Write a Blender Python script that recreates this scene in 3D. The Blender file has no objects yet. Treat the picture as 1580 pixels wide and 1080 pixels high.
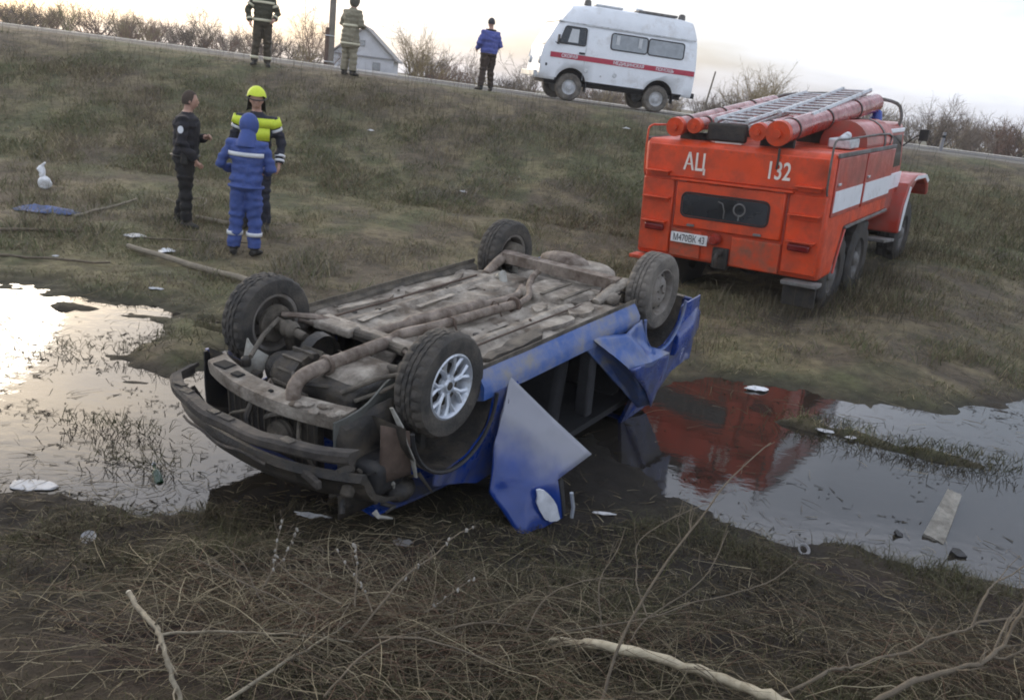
import bpy, bmesh, math, random
import numpy as np
from mathutils import Vector, Matrix, Euler

random.seed(7)
rng = np.random.default_rng(7)
SC = bpy.context.scene
COL = SC.collection
PI = math.pi
R = math.radians

# ------------------------------------------------------------------ camera, sky, sun, exposure
EYE = 2.45
cam_data = bpy.data.cameras.new('camera')
cam = bpy.data.objects.new('camera', cam_data)
COL.objects.link(cam)
cam_data.sensor_width = 36.0
cam_data.lens = 36.0 * 1300 / 1580
cam_data.clip_start = 0.05
cam_data.clip_end = 6000
_p, _r = R(17.37), R(7.3)
_right0 = Vector((1, 0, 0)); _up0 = Vector((0, math.sin(_p), math.cos(_p))); _fwd = Vector((0, math.cos(_p), -math.sin(_p)))
_right = math.cos(_r) * _right0 + math.sin(_r) * _up0
_up = -math.sin(_r) * _right0 + math.cos(_r) * _up0
_m = Matrix((_right, _up, -_fwd)).transposed().to_4x4()
_m.translation = Vector((0, 0, EYE))
cam.matrix_world = _m
SC.camera = cam

SUN_EL, SUN_AZ = 13.0, -38.0          # degrees; azimuth measured clockwise from +Y
world = bpy.data.worlds.new('World')
SC.world = world
world.use_nodes = True
nt = world.node_tree
nt.nodes.clear()
wo = nt.nodes.new('ShaderNodeOutputWorld')
bg = nt.nodes.new('ShaderNodeBackground')
sky = nt.nodes.new('ShaderNodeTexSky')
sky.sky_type = 'NISHITA'
sky.sun_disc = False
sky.sun_elevation = R(SUN_EL)
sky.sun_rotation = R(SUN_AZ)
sky.air_density = 1.0
sky.dust_density = 4.5
sky.ozone_density = 1.6
sky.altitude = 150
# thin high cloud veil, the same all over the dome, broken up by soft noise
tc = nt.nodes.new('ShaderNodeTexCoord')
mp = nt.nodes.new('ShaderNodeMapping'); mp.inputs['Scale'].default_value = (1.2, 1.2, 5.0)
nz = nt.nodes.new('ShaderNodeTexNoise'); nz.inputs['Scale'].default_value = 1.7; nz.inputs['Detail'].default_value = 5; nz.inputs['Roughness'].default_value = 0.55
rp = nt.nodes.new('ShaderNodeValToRGB')
rp.color_ramp.elements[0].position = 0.38; rp.color_ramp.elements[0].color = (0.26, 0.26, 0.26, 1)
rp.color_ramp.elements[1].position = 0.60; rp.color_ramp.elements[1].color = (0.72, 0.72, 0.72, 1)
mx = nt.nodes.new('ShaderNodeMix'); mx.data_type = 'RGBA'
mx.inputs['B'].default_value = (9.4, 9.9, 11.3, 1)
nt.links.new(tc.outputs['Generated'], mp.inputs['Vector'])
nt.links.new(mp.outputs['Vector'], nz.inputs['Vector'])
nt.links.new(nz.outputs['Fac'], rp.inputs['Fac'])
nt.links.new(rp.outputs['Color'], mx.inputs['Factor'])
nt.links.new(sky.outputs['Color'], mx.inputs['A'])
nt.links.new(mx.outputs['Result'], bg.inputs['Color'])
bg.inputs['Strength'].default_value = 0.11
nt.links.new(bg.outputs['Background'], wo.inputs['Surface'])

sun_data = bpy.data.lights.new('sun', 'SUN')
sun_data.energy = 0.6
sun_data.angle = R(18)
sun_data.color = (1.0, 0.9, 0.76)
sun = bpy.data.objects.new('sun', sun_data)
COL.objects.link(sun)
_sd = Vector((math.sin(R(SUN_AZ)) * math.cos(R(SUN_EL)), math.cos(R(SUN_AZ)) * math.cos(R(SUN_EL)), math.sin(R(SUN_EL))))
sun.rotation_euler = _sd.to_track_quat('Z', 'Y').to_euler()
sun.location = (-20, 30, 20)

SC.view_settings.view_transform = 'Standard'
SC.view_settings.look = 'None'
SC.view_settings.gamma = 1.0
SC.view_settings.use_curve_mapping = False
SC.view_settings.exposure = 0.6
SC.render.engine = 'CYCLES'
SC.cycles.use_denoising = True
SC.cycles.max_bounces = 6
SC.cycles.filter_width = 1.9
SC.cycles.use_adaptive_sampling = True
SC.cycles.adaptive_threshold = 0.02
SC.cycles.sample_clamp_indirect = 6

# ------------------------------------------------------------------ helpers
def tag(o, label=None, cat=None, group=None, kind=None):
    if label: o['label'] = label
    if cat: o['category'] = cat
    if group: o['group'] = group
    if kind: o['kind'] = kind
    return o

def empty(name, loc=(0, 0, 0), rot=(0, 0, 0), parent=None):
    o = bpy.data.objects.new(name, None)
    o.empty_display_size = 0.1
    COL.objects.link(o)
    o.location = loc
    o.rotation_euler = rot
    if parent: o.parent = parent
    return o

def link(name, me, parent=None, mats=None):
    o = bpy.data.objects.new(name, me)
    COL.objects.link(o)
    if parent: o.parent = parent
    return o

def copy_tree(o, parent=None):
    c = o.copy()
    COL.objects.link(c)
    c.parent = parent
    for ch in list(o.children):
        copy_tree(ch, c)
    return c

def sharpen(me, ang=35):
    bm = bmesh.new(); bm.from_mesh(me)
    bmesh.ops.recalc_face_normals(bm, faces=bm.faces)
    a = R(ang)
    for f in bm.faces: f.smooth = True
    for e in bm.edges:
        if len(e.link_faces) == 2:
            if e.calc_face_angle(0) > a: e.smooth = False
    bm.to_mesh(me); bm.free()

def frame(d):
    d = Vector(d).normalized()
    a = Vector((0, 0, 1)) if abs(d.z) < 0.9 else Vector((1, 0, 0))
    u = d.cross(a).normalized()
    return u, d.cross(u).normalized()

class MB:
    """collects geometry for one mesh object"""
    def __init__(s): s.v = []; s.f = []; s.mi = []; s.cur = 0
    def add(s, vs, fs):
        b = len(s.v)
        s.v += [tuple(p) for p in vs]
        for q in fs:
            s.f.append([b + i for i in q]); s.mi.append(s.cur)
        return s
    def box(s, c, d, rot=None, taper=1.0):
        x, y, z = d[0] / 2, d[1] / 2, d[2] / 2
        P = [Vector((sx * x * (taper if sz > 0 else 1), sy * y * (taper if sz > 0 else 1), sz * z)) for sz in (-1, 1) for sx, sy in ((-1, -1), (1, -1), (1, 1), (-1, 1))]
        if rot is not None:
            M = Euler(rot).to_matrix() if not isinstance(rot, Matrix) else rot
            P = [M @ p for p in P]
        c = Vector(c)
        return s.add([p + c for p in P], [(3, 2, 1, 0), (4, 5, 6, 7), (0, 1, 5, 4), (1, 2, 6, 5), (2, 3, 7, 6), (3, 0, 4, 7)])
    def tube(s, pts, r, n=8, caps=True, flat=1.0):
        pts = [Vector(p) for p in pts]
        rs = r if isinstance(r, (list, tuple)) else [r] * len(pts)
        vs = []; fs = []
        u = None
        for i, p in enumerate(pts):
            d = (pts[min(i + 1, len(pts) - 1)] - pts[max(i - 1, 0)])
            if d.length < 1e-9: d = Vector((0, 0, 1))
            d.normalize()
            if u is None: u, w = frame(d)
            else:
                u = (u - d * u.dot(d))
                if u.length < 1e-6: u, w = frame(d)
                u.normalize(); w = d.cross(u)
            for k in range(n):
                a = 2 * PI * k / n
                vs.append(p + u * math.cos(a) * rs[i] + w * math.sin(a) * rs[i] * flat)
        for i in range(len(pts) - 1):
            for k in range(n):
                a = i * n + k; b = i * n + (k + 1) % n
                fs.append((a, b, b + n, a + n))
        if caps:
            fs.append(tuple(reversed(range(n)))); m = (len(pts) - 1) * n
            fs.append(tuple(range(m, m + n)))
        return s.add(vs, fs)
    def lathe(s, prof, n=24, axis='Y', c=(0, 0, 0), close=False, arc=2 * PI, a0=0.0, disp=None):
        """prof: list of (radius, along)"""
        vs = []; fs = []; m = len(prof); c = Vector(c)
        full = abs(arc - 2 * PI) < 1e-6
        nn = n if full else n + 1
        for k in range(nn):
            a = a0 + arc * k / n
            for j, (r, h) in enumerate(prof):
                if disp: r = r + disp(k, j)
                x, y = math.cos(a) * r, math.sin(a) * r
                p = {'Y': (x, h, y), 'X': (h, x, y), 'Z': (x, y, h)}[axis]
                vs.append(Vector(p) + c)
        for k in range(n):
            k2 = (k + 1) % nn
            for j in range(m - (0 if close else 1)):
                j2 = (j + 1) % m
                fs.append((k * m + j, k * m + j2, k2 * m + j2, k2 * m + j))
        return s.add(vs, fs)
    def ell(s, c, r, nu=16, nv=10, rot=None):
        vs = []; fs = []; c = Vector(c)
        M = Euler(rot).to_matrix() if rot is not None else None
        for j in range(nv + 1):
            t = PI * j / nv
            for k in range(nu):
                a = 2 * PI * k / nu
                p = Vector((r[0] * math.sin(t) * math.cos(a), r[1] * math.sin(t) * math.sin(a), r[2] * math.cos(t)))
                if M is not None: p = M @ p
                vs.append(p + c)
        for j in range(nv):
            for k in range(nu):
                a = j * nu + k; b = j * nu + (k + 1) % nu
                fs.append((a, a + nu, b + nu, b))
        return s.add(vs, fs)
    def grid(s, fn, nu, nv):
        vs = [fn(i / (nu - 1), j / (nv - 1)) for i in range(nu) for j in range(nv)]
        fs = [(i * nv + j, (i + 1) * nv + j, (i + 1) * nv + j + 1, i * nv + j + 1) for i in range(nu - 1) for j in range(nv - 1)]
        return s.add(vs, fs)
    def slab(s, fn, nu, nv, off):
        """closed thick sheet: fn(u,v) and the same moved by off(u,v)"""
        n = nu * nv
        A = [Vector(fn(i / (nu - 1), j / (nv - 1))) for i in range(nu) for j in range(nv)]
        o = Vector(off)
        vs = A + [p + o for p in A]
        fs = []
        for i in range(nu - 1):
            for j in range(nv - 1):
                q = (i * nv + j, (i + 1) * nv + j, (i + 1) * nv + j + 1, i * nv + j + 1)
                fs.append(q); fs.append(tuple(n + k for k in reversed(q)))
        rim = [i * nv for i in range(nu)] + [(nu - 1) * nv + j for j in range(1, nv)] + [i * nv + nv - 1 for i in range(nu - 2, -1, -1)] + [j for j in range(nv - 2, 0, -1)]
        for a, b in zip(rim, rim[1:] + rim[:1]):
            fs.append((b, a, n + a, n + b))
        return s.add(vs, fs)
    def prism(s, poly, vec):
        poly = [Vector(p) for p in poly]; n = len(poly); vec = Vector(vec)
        return s.add(poly + [p + vec for p in poly], [tuple(reversed(range(n))), tuple(range(n, 2 * n))] + [(i, (i + 1) % n, n + (i + 1) % n, n + i) for i in range(n)])
    def build(s, name, mat, parent=None, smooth=35, bevel=0, seg=2, loc=None, rot=None, label=None, subsurf=0):
        me = bpy.data.meshes.new(name)
        me.from_pydata(s.v, [], s.f)
        mats = mat if isinstance(mat, (list, tuple)) else [mat]
        for m in mats: me.materials.append(m)
        if len(mats) > 1: me.polygons.foreach_set('material_index', s.mi)
        if smooth: sharpen(me, smooth)
        o = link(name, me, parent)
        if loc is not None: o.location = loc
        if rot is not None: o.rotation_euler = rot
        if bevel:
            b = o.modifiers.new('bevel', 'BEVEL'); b.width = bevel; b.segments = seg; b.limit_method = 'ANGLE'; b.angle_limit = R(40)
        if subsurf:
            b = o.modifiers.new('sub', 'SUBSURF'); b.levels = subsurf; b.render_levels = subsurf
        if label: o['label'] = label
        return o

# ------------------------------------------------------------------ materials
def nd(m, t, **kw):
    n = m.node_tree.nodes.new(t)
    for k, v in kw.items():
        if k in n.inputs: n.inputs[k].default_value = v
        else: setattr(n, k, v)
    return n

def pmat(name, col, rough=0.6, metal=0.0, var=0.15, scale=6.0, bump=0.0, bscale=40.0, dirt=None, coat=0.0, spec=0.5, attr=None, trans=0.0):
    """col with blotchy variation; dirt=(colour, amount 0..1, scale) lays uneven grime over it"""
    m = bpy.data.materials.new(name); m.use_nodes = True
    N = m.node_tree.nodes; L = m.node_tree.links
    b = N['Principled BSDF']
    tcn = nd(m, 'ShaderNodeTexCoord')
    oi = nd(m, 'ShaderNodeObjectInfo')
    ad = nd(m, 'ShaderNodeVectorMath', operation='ADD')
    sc_ = nd(m, 'ShaderNodeVectorMath', operation='SCALE'); sc_.inputs['Scale'].default_value = 37.0
    cmb = nd(m, 'ShaderNodeCombineXYZ')
    for i in range(3): L.new(oi.outputs['Random'], cmb.inputs[i])
    L.new(cmb.outputs[0], sc_.inputs[0])
    L.new(tcn.outputs['Object'], ad.inputs[0]); L.new(sc_.outputs[0], ad.inputs[1])
    vec = ad.outputs[0]
    n1 = nd(m, 'ShaderNodeTexNoise', Scale=scale, Detail=6.0, Roughness=0.6)
    L.new(vec, n1.inputs['Vector'])
    hsv = nd(m, 'ShaderNodeHueSaturation')
    if attr:
        at = nd(m, 'ShaderNodeAttribute'); at.attribute_name = attr
        L.new(at.outputs['Color'], hsv.inputs['Color'])
    else:
        hsv.inputs['Color'].default_value = (*col, 1)
    mr = nd(m, 'ShaderNodeMapRange'); mr.inputs['From Min'].default_value = 0.3; mr.inputs['From Max'].default_value = 0.7
    mr.inputs['To Min'].default_value = 1 - var; mr.inputs['To Max'].default_value = 1 + var
    L.new(n1.outputs['Fac'], mr.inputs['Value']); L.new(mr.outputs['Result'], hsv.inputs['Value'])
    out = hsv.outputs['Color']
    rough_out = None
    if dirt:
        dc, amt, ds = dirt
        n2 = nd(m, 'ShaderNodeTexNoise', Scale=ds, Detail=8.0, Roughness=0.68)
        L.new(vec, n2.inputs['Vector'])
        m2 = nd(m, 'ShaderNodeMapRange'); c0 = 0.75 - 0.5 * amt
        m2.inputs['From Min'].default_value = c0 - 0.13; m2.inputs['From Max'].default_value = c0 + 0.13
        L.new(n2.outputs['Fac'], m2.inputs['Value'])
        mixn = nd(m, 'ShaderNodeMix', data_type='RGBA'); mixn.inputs['B'].default_value = (*dc, 1)
        L.new(m2.outputs['Result'], mixn.inputs['Factor']); L.new(out, mixn.inputs['A'])
        out = mixn.outputs['Result']
        m3 = nd(m, 'ShaderNodeMapRange'); m3.inputs['To Min'].default_value = rough; m3.inputs['To Max'].default_value = 0.9
        L.new(m2.outputs['Result'], m3.inputs['Value']); L.new(m3.outputs['Result'], b.inputs['Roughness'])
    else:
        m3 = nd(m, 'ShaderNodeMapRange'); m3.inputs['To Min'].default_value = max(0.02, rough - 0.12); m3.inputs['To Max'].default_value = min(1, rough + 0.12)
        L.new(n1.outputs['Fac'], m3.inputs['Value']); L.new(m3.outputs['Result'], b.inputs['Roughness'])
    L.new(out, b.inputs['Base Color'])
    b.inputs['Metallic'].default_value = metal
    b.inputs['Coat Weight'].default_value = coat
    b.inputs['Specular IOR Level'].default_value = spec
    if trans: b.inputs['Transmission Weight'].default_value = trans
    if bump:
        nb = nd(m, 'ShaderNodeTexNoise', Scale=bscale, Detail=5.0, Roughness=0.65)
        L.new(vec, nb.inputs['Vector'])
        bp = nd(m, 'ShaderNodeBump'); bp.inputs['Strength'].default_value = bump; bp.inputs['Distance'].default_value = 0.02
        L.new(nb.outputs['Fac'], bp.inputs['Height']); L.new(bp.outputs['Normal'], b.inputs['Normal'])
    return m

MUD = (0.085, 0.070, 0.052)
DUST = (0.30, 0.265, 0.22)
MT = {}

# ------------------------------------------------------------------ terrain
def _hash(ix, iy, s):
    h = (ix * 374761393 + iy * 668265263 + s * 974711) & 0xFFFFFFFF
    h = ((h ^ (h >> 13)) * 1274126177) & 0xFFFFFFFF
    return ((h ^ (h >> 16)) & 0xFFFF) / 65535.0
def vnoise(x, y, s=0):
    x = np.asarray(x, float); y = np.asarray(y, float)
    ix = np.floor(x).astype(np.int64); iy = np.floor(y).astype(np.int64)
    fx = x - ix; fy = y - iy
    fx = fx * fx * (3 - 2 * fx); fy = fy * fy * (3 - 2 * fy)
    a = _hash(ix, iy, s); b = _hash(ix + 1, iy, s); c = _hash(ix, iy + 1, s); d = _hash(ix + 1, iy + 1, s)
    return (a + (b - a) * fx) * (1 - fy) + (c + (d - c) * fx) * fy
def fbm(x, y, s=0, oct=4):
    t = 0; a = 0.5; f = 1.0
    for o in range(oct):
        t = t + a * vnoise(x * f + 17.3 * o, y * f - 9.1 * o, s + o); a *= 0.5; f *= 2.03
    return t / (1 - 0.5 ** oct)          # 0..1
def sstep(a, b, x):
    t = np.clip((x - a) / (b - a), 0, 1); return t * t * (3 - 2 * t)

PY = [-6, -1, 0, 1, 2, 3, 3.8, 4.3, 4.7, 5.5, 7.0, 7.6, 8.2, 10, 12, 14.3, 15.5, 17, 19.0, 20.4, 21.2, 22, 31, 33, 36, 60, 140, 4000]
PZ = [1.1, .92, .85, .72, .52, .30, .11, 0, -.07, -.12, -.09, 0, .07, .11, .17, .34, .62, 1.05, 1.68, 2.08, 2.17, 2.20, 2.20, 2.02, 1.75, 1.6, 1.5, 1.5]
TRUCK_O = Vector((2.62, 10.55, 0.0)); TRUCK_ROT = (R(-3.0), R(-3.0), R(57.2))
_tm = Euler(TRUCK_ROT, 'XYZ').to_matrix()
_tn = _tm @ Vector((0, 0, 1))
def truck_plane(x, y):
    return TRUCK_O.z - (_tn.x * (x - TRUCK_O.x) + _tn.y * (y - TRUCK_O.y)) / _tn.z

def bumpf(x, y, cx, cy, rx, ry, rot=0):
    c, s = math.cos(rot), math.sin(rot)
    dx = (x - cx) * c + (y - cy) * s; dy = -(x - cx) * s + (y - cy) * c
    return np.exp(-(dx / rx) ** 2 - (dy / ry) ** 2)

def height(x, y):
    x = np.asarray(x, float); y = np.asarray(y, float)
    ye = np.interp(x, [-6, -2.5, -1.2, 0.2, 1, 3.2, 6], [4.0, 4.06, 4.12, 4.35, 4.68, 4.58, 4.95])
    yf = np.interp(x, [-6, -3.4, -2.7, -1.5, 0.2, 1.7, 3.5, 5.2, 9], [7.65, 7.68, 7.5, 7.4, 7.4, 7.62, 7.75, 8.27, 8.6])
    ye = ye + (fbm(x * 1.7, y * 1.7, 5, 3) - .5) * .5
    yf = yf + (fbm(x * 1.5, y * 1.5, 9, 3) - .5) * .7
    # warp so that the shore lines lie at 4.3 and 7.6
    yy = np.where(y < ye, 4.3 + (y - ye), np.where(y < yf, 4.3 + (y - ye) * 3.3 / np.maximum(yf - ye, .5), 7.6 + (y - yf) * np.where(y < yf + 4, 1.0, 1.0)))
    k = sstep(9, 15, y)
    yy = yy * (1 - k) + (y - 0.9 * sstep(2, 8, x)) * k
    z = np.interp(yy, PY, PZ)
    z = z - .006 * np.clip(x, -12, 14) * sstep(17, 22, y)
    # islands and muddy spots in the flooded ditch
    z = z + .15 * bumpf(x, y, 3.4, 6.45, .85, .17, -.28) + .10 * bumpf(x, y, 2.6, 6.75, .5, .12, -.1)
    z = z + .16 * bumpf(x, y, -2.75, 6.75, .38, .75, .2)
    wob = .55 + .9 * fbm(x * 4.5, y * 7, 25, 3)
    z = z + wob * (.07 * bumpf(x, y, -3.6, 6.3, .9, .16, .05) + .09 * bumpf(x, y, -2.55, 4.95, .36, .13, .1) + .07 * bumpf(x, y, -3.1, 5.15, .3, .10, -.1))
    z = z + .17 * bumpf(x, y, .45, 5.35, .75, .85, 0) + .10 * bumpf(x, y, -.3, 4.7, .7, .5, 0) + .10 * bumpf(x, y, -.55, 3.95, .55, .35, 0)
    z = z - .22 * bumpf(x, y, -2.78, 7.42, .13, .10) - .2 * bumpf(x, y, -2.62, 7.12, .12, .07)
    inpond = sstep(0.0, .25, (y - ye)) * sstep(0.0, .25, (yf - y))
    z = z + inpond * (.17 * (fbm(x * 1.5, y * 3.4, 21, 4) - .42) * sstep(-1.6, -2.6, x) + .03 * (fbm(x * 2, y * 3, 31, 3) - .5))
    # roughness of the ground
    near = 1 - sstep(14, 26, y)
    out = 1 - inpond
    z = z + (.085 * (fbm(x * 4.3, y * 4.3, 17, 4) - .5) + .03 * (fbm(x * 15, y * 15, 19, 2) - .5)) * np.exp(-((z - .02) / .11) ** 2) * (1 - sstep(9, 11, y))
    z = z + (.055 * (fbm(x * 5, y * 5, 27, 3) - .5) + .035 * (fbm(x * 14, y * 14, 29, 3) - .5)) * (1 - sstep(3.9, 4.6, y))
    z = z + out * (.09 * (fbm(x * .8, y * .8, 3, 3) - .5) * sstep(8.5, 11, y) * (1 - sstep(20.5, 21.5, y)) + .05 * (fbm(x * 3.1, y * 3.1, 11, 3) - .5) * (1 - sstep(20.5, 22, y)) * sstep(-.02, .2, z) + .02 * (fbm(x * 9, y * 9, 13, 2) - .5) * near)
    # level under the fire engine, with ruts where it drove in
    c, s = math.cos(TRUCK_ROT[2]), math.sin(TRUCK_ROT[2])
    lx = (x - TRUCK_O.x) * c + (y - TRUCK_O.y) * s; ly = -(x - TRUCK_O.x) * s + (y - TRUCK_O.y) * c
    d = np.maximum(np.maximum(-0.2 - lx, lx - 6.8), np.maximum(np.abs(ly) - 1.35, 0))
    w = 1 - sstep(0, 2.2, d)
    z = z * (1 - w) + (truck_plane(x, y) + .17 + .04 * (fbm(x * 4, y * 4, 14, 3) - .5)) * w
    rut = (np.exp(-((np.abs(ly) - .92) / .16) ** 2)) * sstep(7.3, 6.6, lx) * sstep(-1.2, 0.2, lx)
    z = z - .07 * rut
    return z
def hz(x, y): return float(height(np.array([x]), np.array([y]))[0])

# ground albedo by place (dry grass, soil, wet mud, gravel shoulder)
def ground_col(x, y, z):
    n1 = fbm(x * .55, y * .55, 41, 4); n2 = fbm(x * 2.3, y * 2.3, 43, 4); n3 = fbm(x * 7, y * 7, 47, 3)
    def C(c): return np.array(c)[None, :]
    dry = C((.225, .185, .105)); olive = C((.108, .108, .054)); brown = C((.122, .098, .066)); mud = C((.040, .033, .026)); red = C((.085, .055, .042))
    m1 = sstep(.44, .58, n1)[:, None]; m2 = sstep(.45, .60, n2)[:, None]; m3 = sstep(.42, .66, n3)[:, None]
    c = olive * (1 - m1) + brown * m1
    c = c * (1 - .55 * m2) + dry * .55 * m2
    c = c * (1 - .35 * m3) + mud * .35 * m3
    # near bank: dark damp soil with matted grass
    nb = (1 - sstep(4.2, 6.0, y))[:, None]
    cn = C((.022, .0175, .013)) * (1 - .5 * m2) + C((.050, .043, .022)) * .5 * m2
    cn = cn * (1 - .35 * m1) + red * .55 * .35 * m1 * 1.2
    c = c * (1 - nb) + cn * nb
    c_, s_ = math.cos(TRUCK_ROT[2]), math.sin(TRUCK_ROT[2])
    lx = (x - TRUCK_O.x) * c_ + (y - TRUCK_O.y) * s_; ly = -(x - TRUCK_O.x) * s_ + (y - TRUCK_O.y) * c_
    chew = (np.exp(-((np.abs(ly) - .95) / .38) ** 2) * sstep(8.0, 6.0, lx) * sstep(-1.8, -.2, lx) * sstep(.30, .5, n2))[:, None]
    c = c * (1 - .85 * chew) + mud * .85 * chew
    # wet margin
    wet = (1 - sstep(-.01, .09, z + .05 * (n3 - .5)))[:, None]
    c = c * (1 - .8 * wet) + mud * .75 * .8 * wet
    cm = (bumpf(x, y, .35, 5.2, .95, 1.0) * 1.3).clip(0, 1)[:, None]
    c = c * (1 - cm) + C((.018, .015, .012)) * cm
    # road shoulder gravel
    g = (sstep(21.6, 22.6, y + 1.6 * (n2 - .5)) * (1 - sstep(31.5, 33.5, y)))[:, None]
    c = c * (1 - g) + (C((.20, .185, .16)) * (.8 + .4 * n3[:, None])) * g
    return np.clip(c, .008, .6)

# ------------------------------------------------------------------ ground, water, road
def mesh_np(name, V, F, mats, cols=None, smooth=True, tri=False):
    me = bpy.data.meshes.new(name)
    k = F.shape[1]
    me.vertices.add(len(V)); me.vertices.foreach_set('co', np.ascontiguousarray(V, dtype=np.float32).ravel())
    me.loops.add(F.size); me.loops.foreach_set('vertex_index', np.ascontiguousarray(F, dtype=np.int32).ravel())
    me.polygons.add(len(F)); me.polygons.foreach_set('loop_start', np.arange(0, F.size, k, dtype=np.int32))
    me.polygons.foreach_set('use_smooth', np.full(len(F), smooth))
    me.update(calc_edges=True)
    if cols is not None:
        a = me.color_attributes.new('tint', 'FLOAT_COLOR', 'POINT')
        a.data.foreach_set('color', np.concatenate([cols, np.ones((len(V), 1))], 1).astype(np.float32).ravel())
    for m in mats: me.materials.append(m)
    return me

rows = np.concatenate([np.arange(-2, 2, .12), np.arange(2, 9, .035), np.arange(9, 24, .075), np.arange(24, 36, .3), np.geomspace(36, 270, 24)])
cols_ = np.linspace(-1, 1, 421); cols_ = np.sign(cols_) * (0.45 * np.abs(cols_) + 0.55 * np.abs(cols_) ** 2.2)
SS, YY = np.meshgrid(cols_, rows)
XX = SS * (7.5 + 1.15 * np.clip(YY, 0, 1e9))
ZZ = height(XX.ravel(), YY.ravel())
Vg = np.stack([XX.ravel(), YY.ravel(), ZZ], 1)
nr, nc = XX.shape
ii = (np.arange(nr - 1)[:, None] * nc + np.arange(nc - 1)[None, :]).ravel()
Fg = np.stack([ii, ii + 1, ii + nc + 1, ii + nc], 1)
MT['ground'] = pmat('soil_and_turf', (.1, .09, .05), rough=0.85, var=.32, scale=9, bump=0.9, bscale=26, attr='tint', spec=.25)
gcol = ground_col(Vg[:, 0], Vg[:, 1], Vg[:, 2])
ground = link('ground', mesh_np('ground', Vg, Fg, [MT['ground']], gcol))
tag(ground, 'trampled dun turf and dark soil rising to the road embankment', None, kind='structure')

# muddy flood water
def water_mat():
    m = bpy.data.materials.new('muddy_water'); m.use_nodes = True
    L = m.node_tree.links; b = m.node_tree.nodes['Principled BSDF']
    b.inputs['Base Color'].default_value = (.030, .026, .021, 1)
    b.inputs['Roughness'].default_value = 0.035
    b.inputs['IOR'].default_value = 1.45
    b.inputs['Specular IOR Level'].default_value = 0.85
    t = nd(m, 'ShaderNodeTexCoord')
    mpn = nd(m, 'ShaderNodeMapping'); mpn.inputs['Scale'].default_value = (1, 1.6, 1)
    n = nd(m, 'ShaderNodeTexNoise', Scale=5.0, Detail=3.0, Roughness=.5)
    n2 = nd(m, 'ShaderNodeTexNoise', Scale=38.0, Detail=2.0, Roughness=.5)
    L.new(t.outputs['Object'], mpn.inputs['Vector']); L.new(mpn.outputs[0], n.inputs['Vector']); L.new(mpn.outputs[0], n2.inputs['Vector'])
    a = nd(m, 'ShaderNodeMath', operation='MULTIPLY_ADD'); a.inputs[1].default_value = .12
    L.new(n2.outputs['Fac'], a.inputs[0]); L.new(n.outputs['Fac'], a.inputs[2])
    bp = nd(m, 'ShaderNodeBump'); bp.inputs['Strength'].default_value = .045; bp.inputs['Distance'].default_value = .03
    L.new(a.outputs[0], bp.inputs['Height']); L.new(bp.outputs['Normal'], b.inputs['Normal'])
    return m
MT['water'] = water_mat()
wv = [(-14, 3.2, 0), (14, 3.2, 0), (14, 9.3, 0), (1.9, 8.75, 0), (1.2, 9.3, 0), (-14, 9.3, 0)]
mw = MB(); mw.add(wv, [tuple(range(len(wv)))])
tag(mw.build('water', MT['water'], smooth=0), 'shallow muddy flood water lying along the ditch', None, kind='structure')

# the road on the embankment: an asphalt sheet with a pale worn verge line
MT['asphalt'] = pmat('worn_asphalt', (.11, .107, .10), rough=.85, var=.2, scale=1.5, bump=.3, bscale=30)
MT['verge'] = pmat('pale_gravel_verge', (.42, .40, .36), rough=.9, var=.25, scale=3, bump=.5, bscale=20)
def strip(name, y0, y1, dz, mat):
    xs = np.concatenate([np.linspace(-160, -30, 14), np.linspace(-28, 28, 60), np.linspace(30, 160, 14)])
    m = MB(); vs = []; fs = []
    for i, x in enumerate(xs):
        for y in (y0, (y0 + y1) / 2, y1):
            vs.append((x, y, 2.20 - .006 * min(max(x, -12), 14) + dz + (.02 if y == (y0 + y1) / 2 else 0)))
    for i in range(len(xs) - 1):
        for j in range(2):
            a = i * 3 + j; fs.append((a, a + 3, a + 4, a + 1))
    m.add(vs, fs); return m.build(name, mat, smooth=60)
tag(strip('road', 24.6, 30.4, .012, MT['asphalt']), 'grey asphalt road along the top of the embankment', None, kind='structure')
tag(strip('road_verge', 30.45, 31.9, .03, MT['verge']), 'pale gravel edge on the far side of the road', None, kind='structure')

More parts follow.
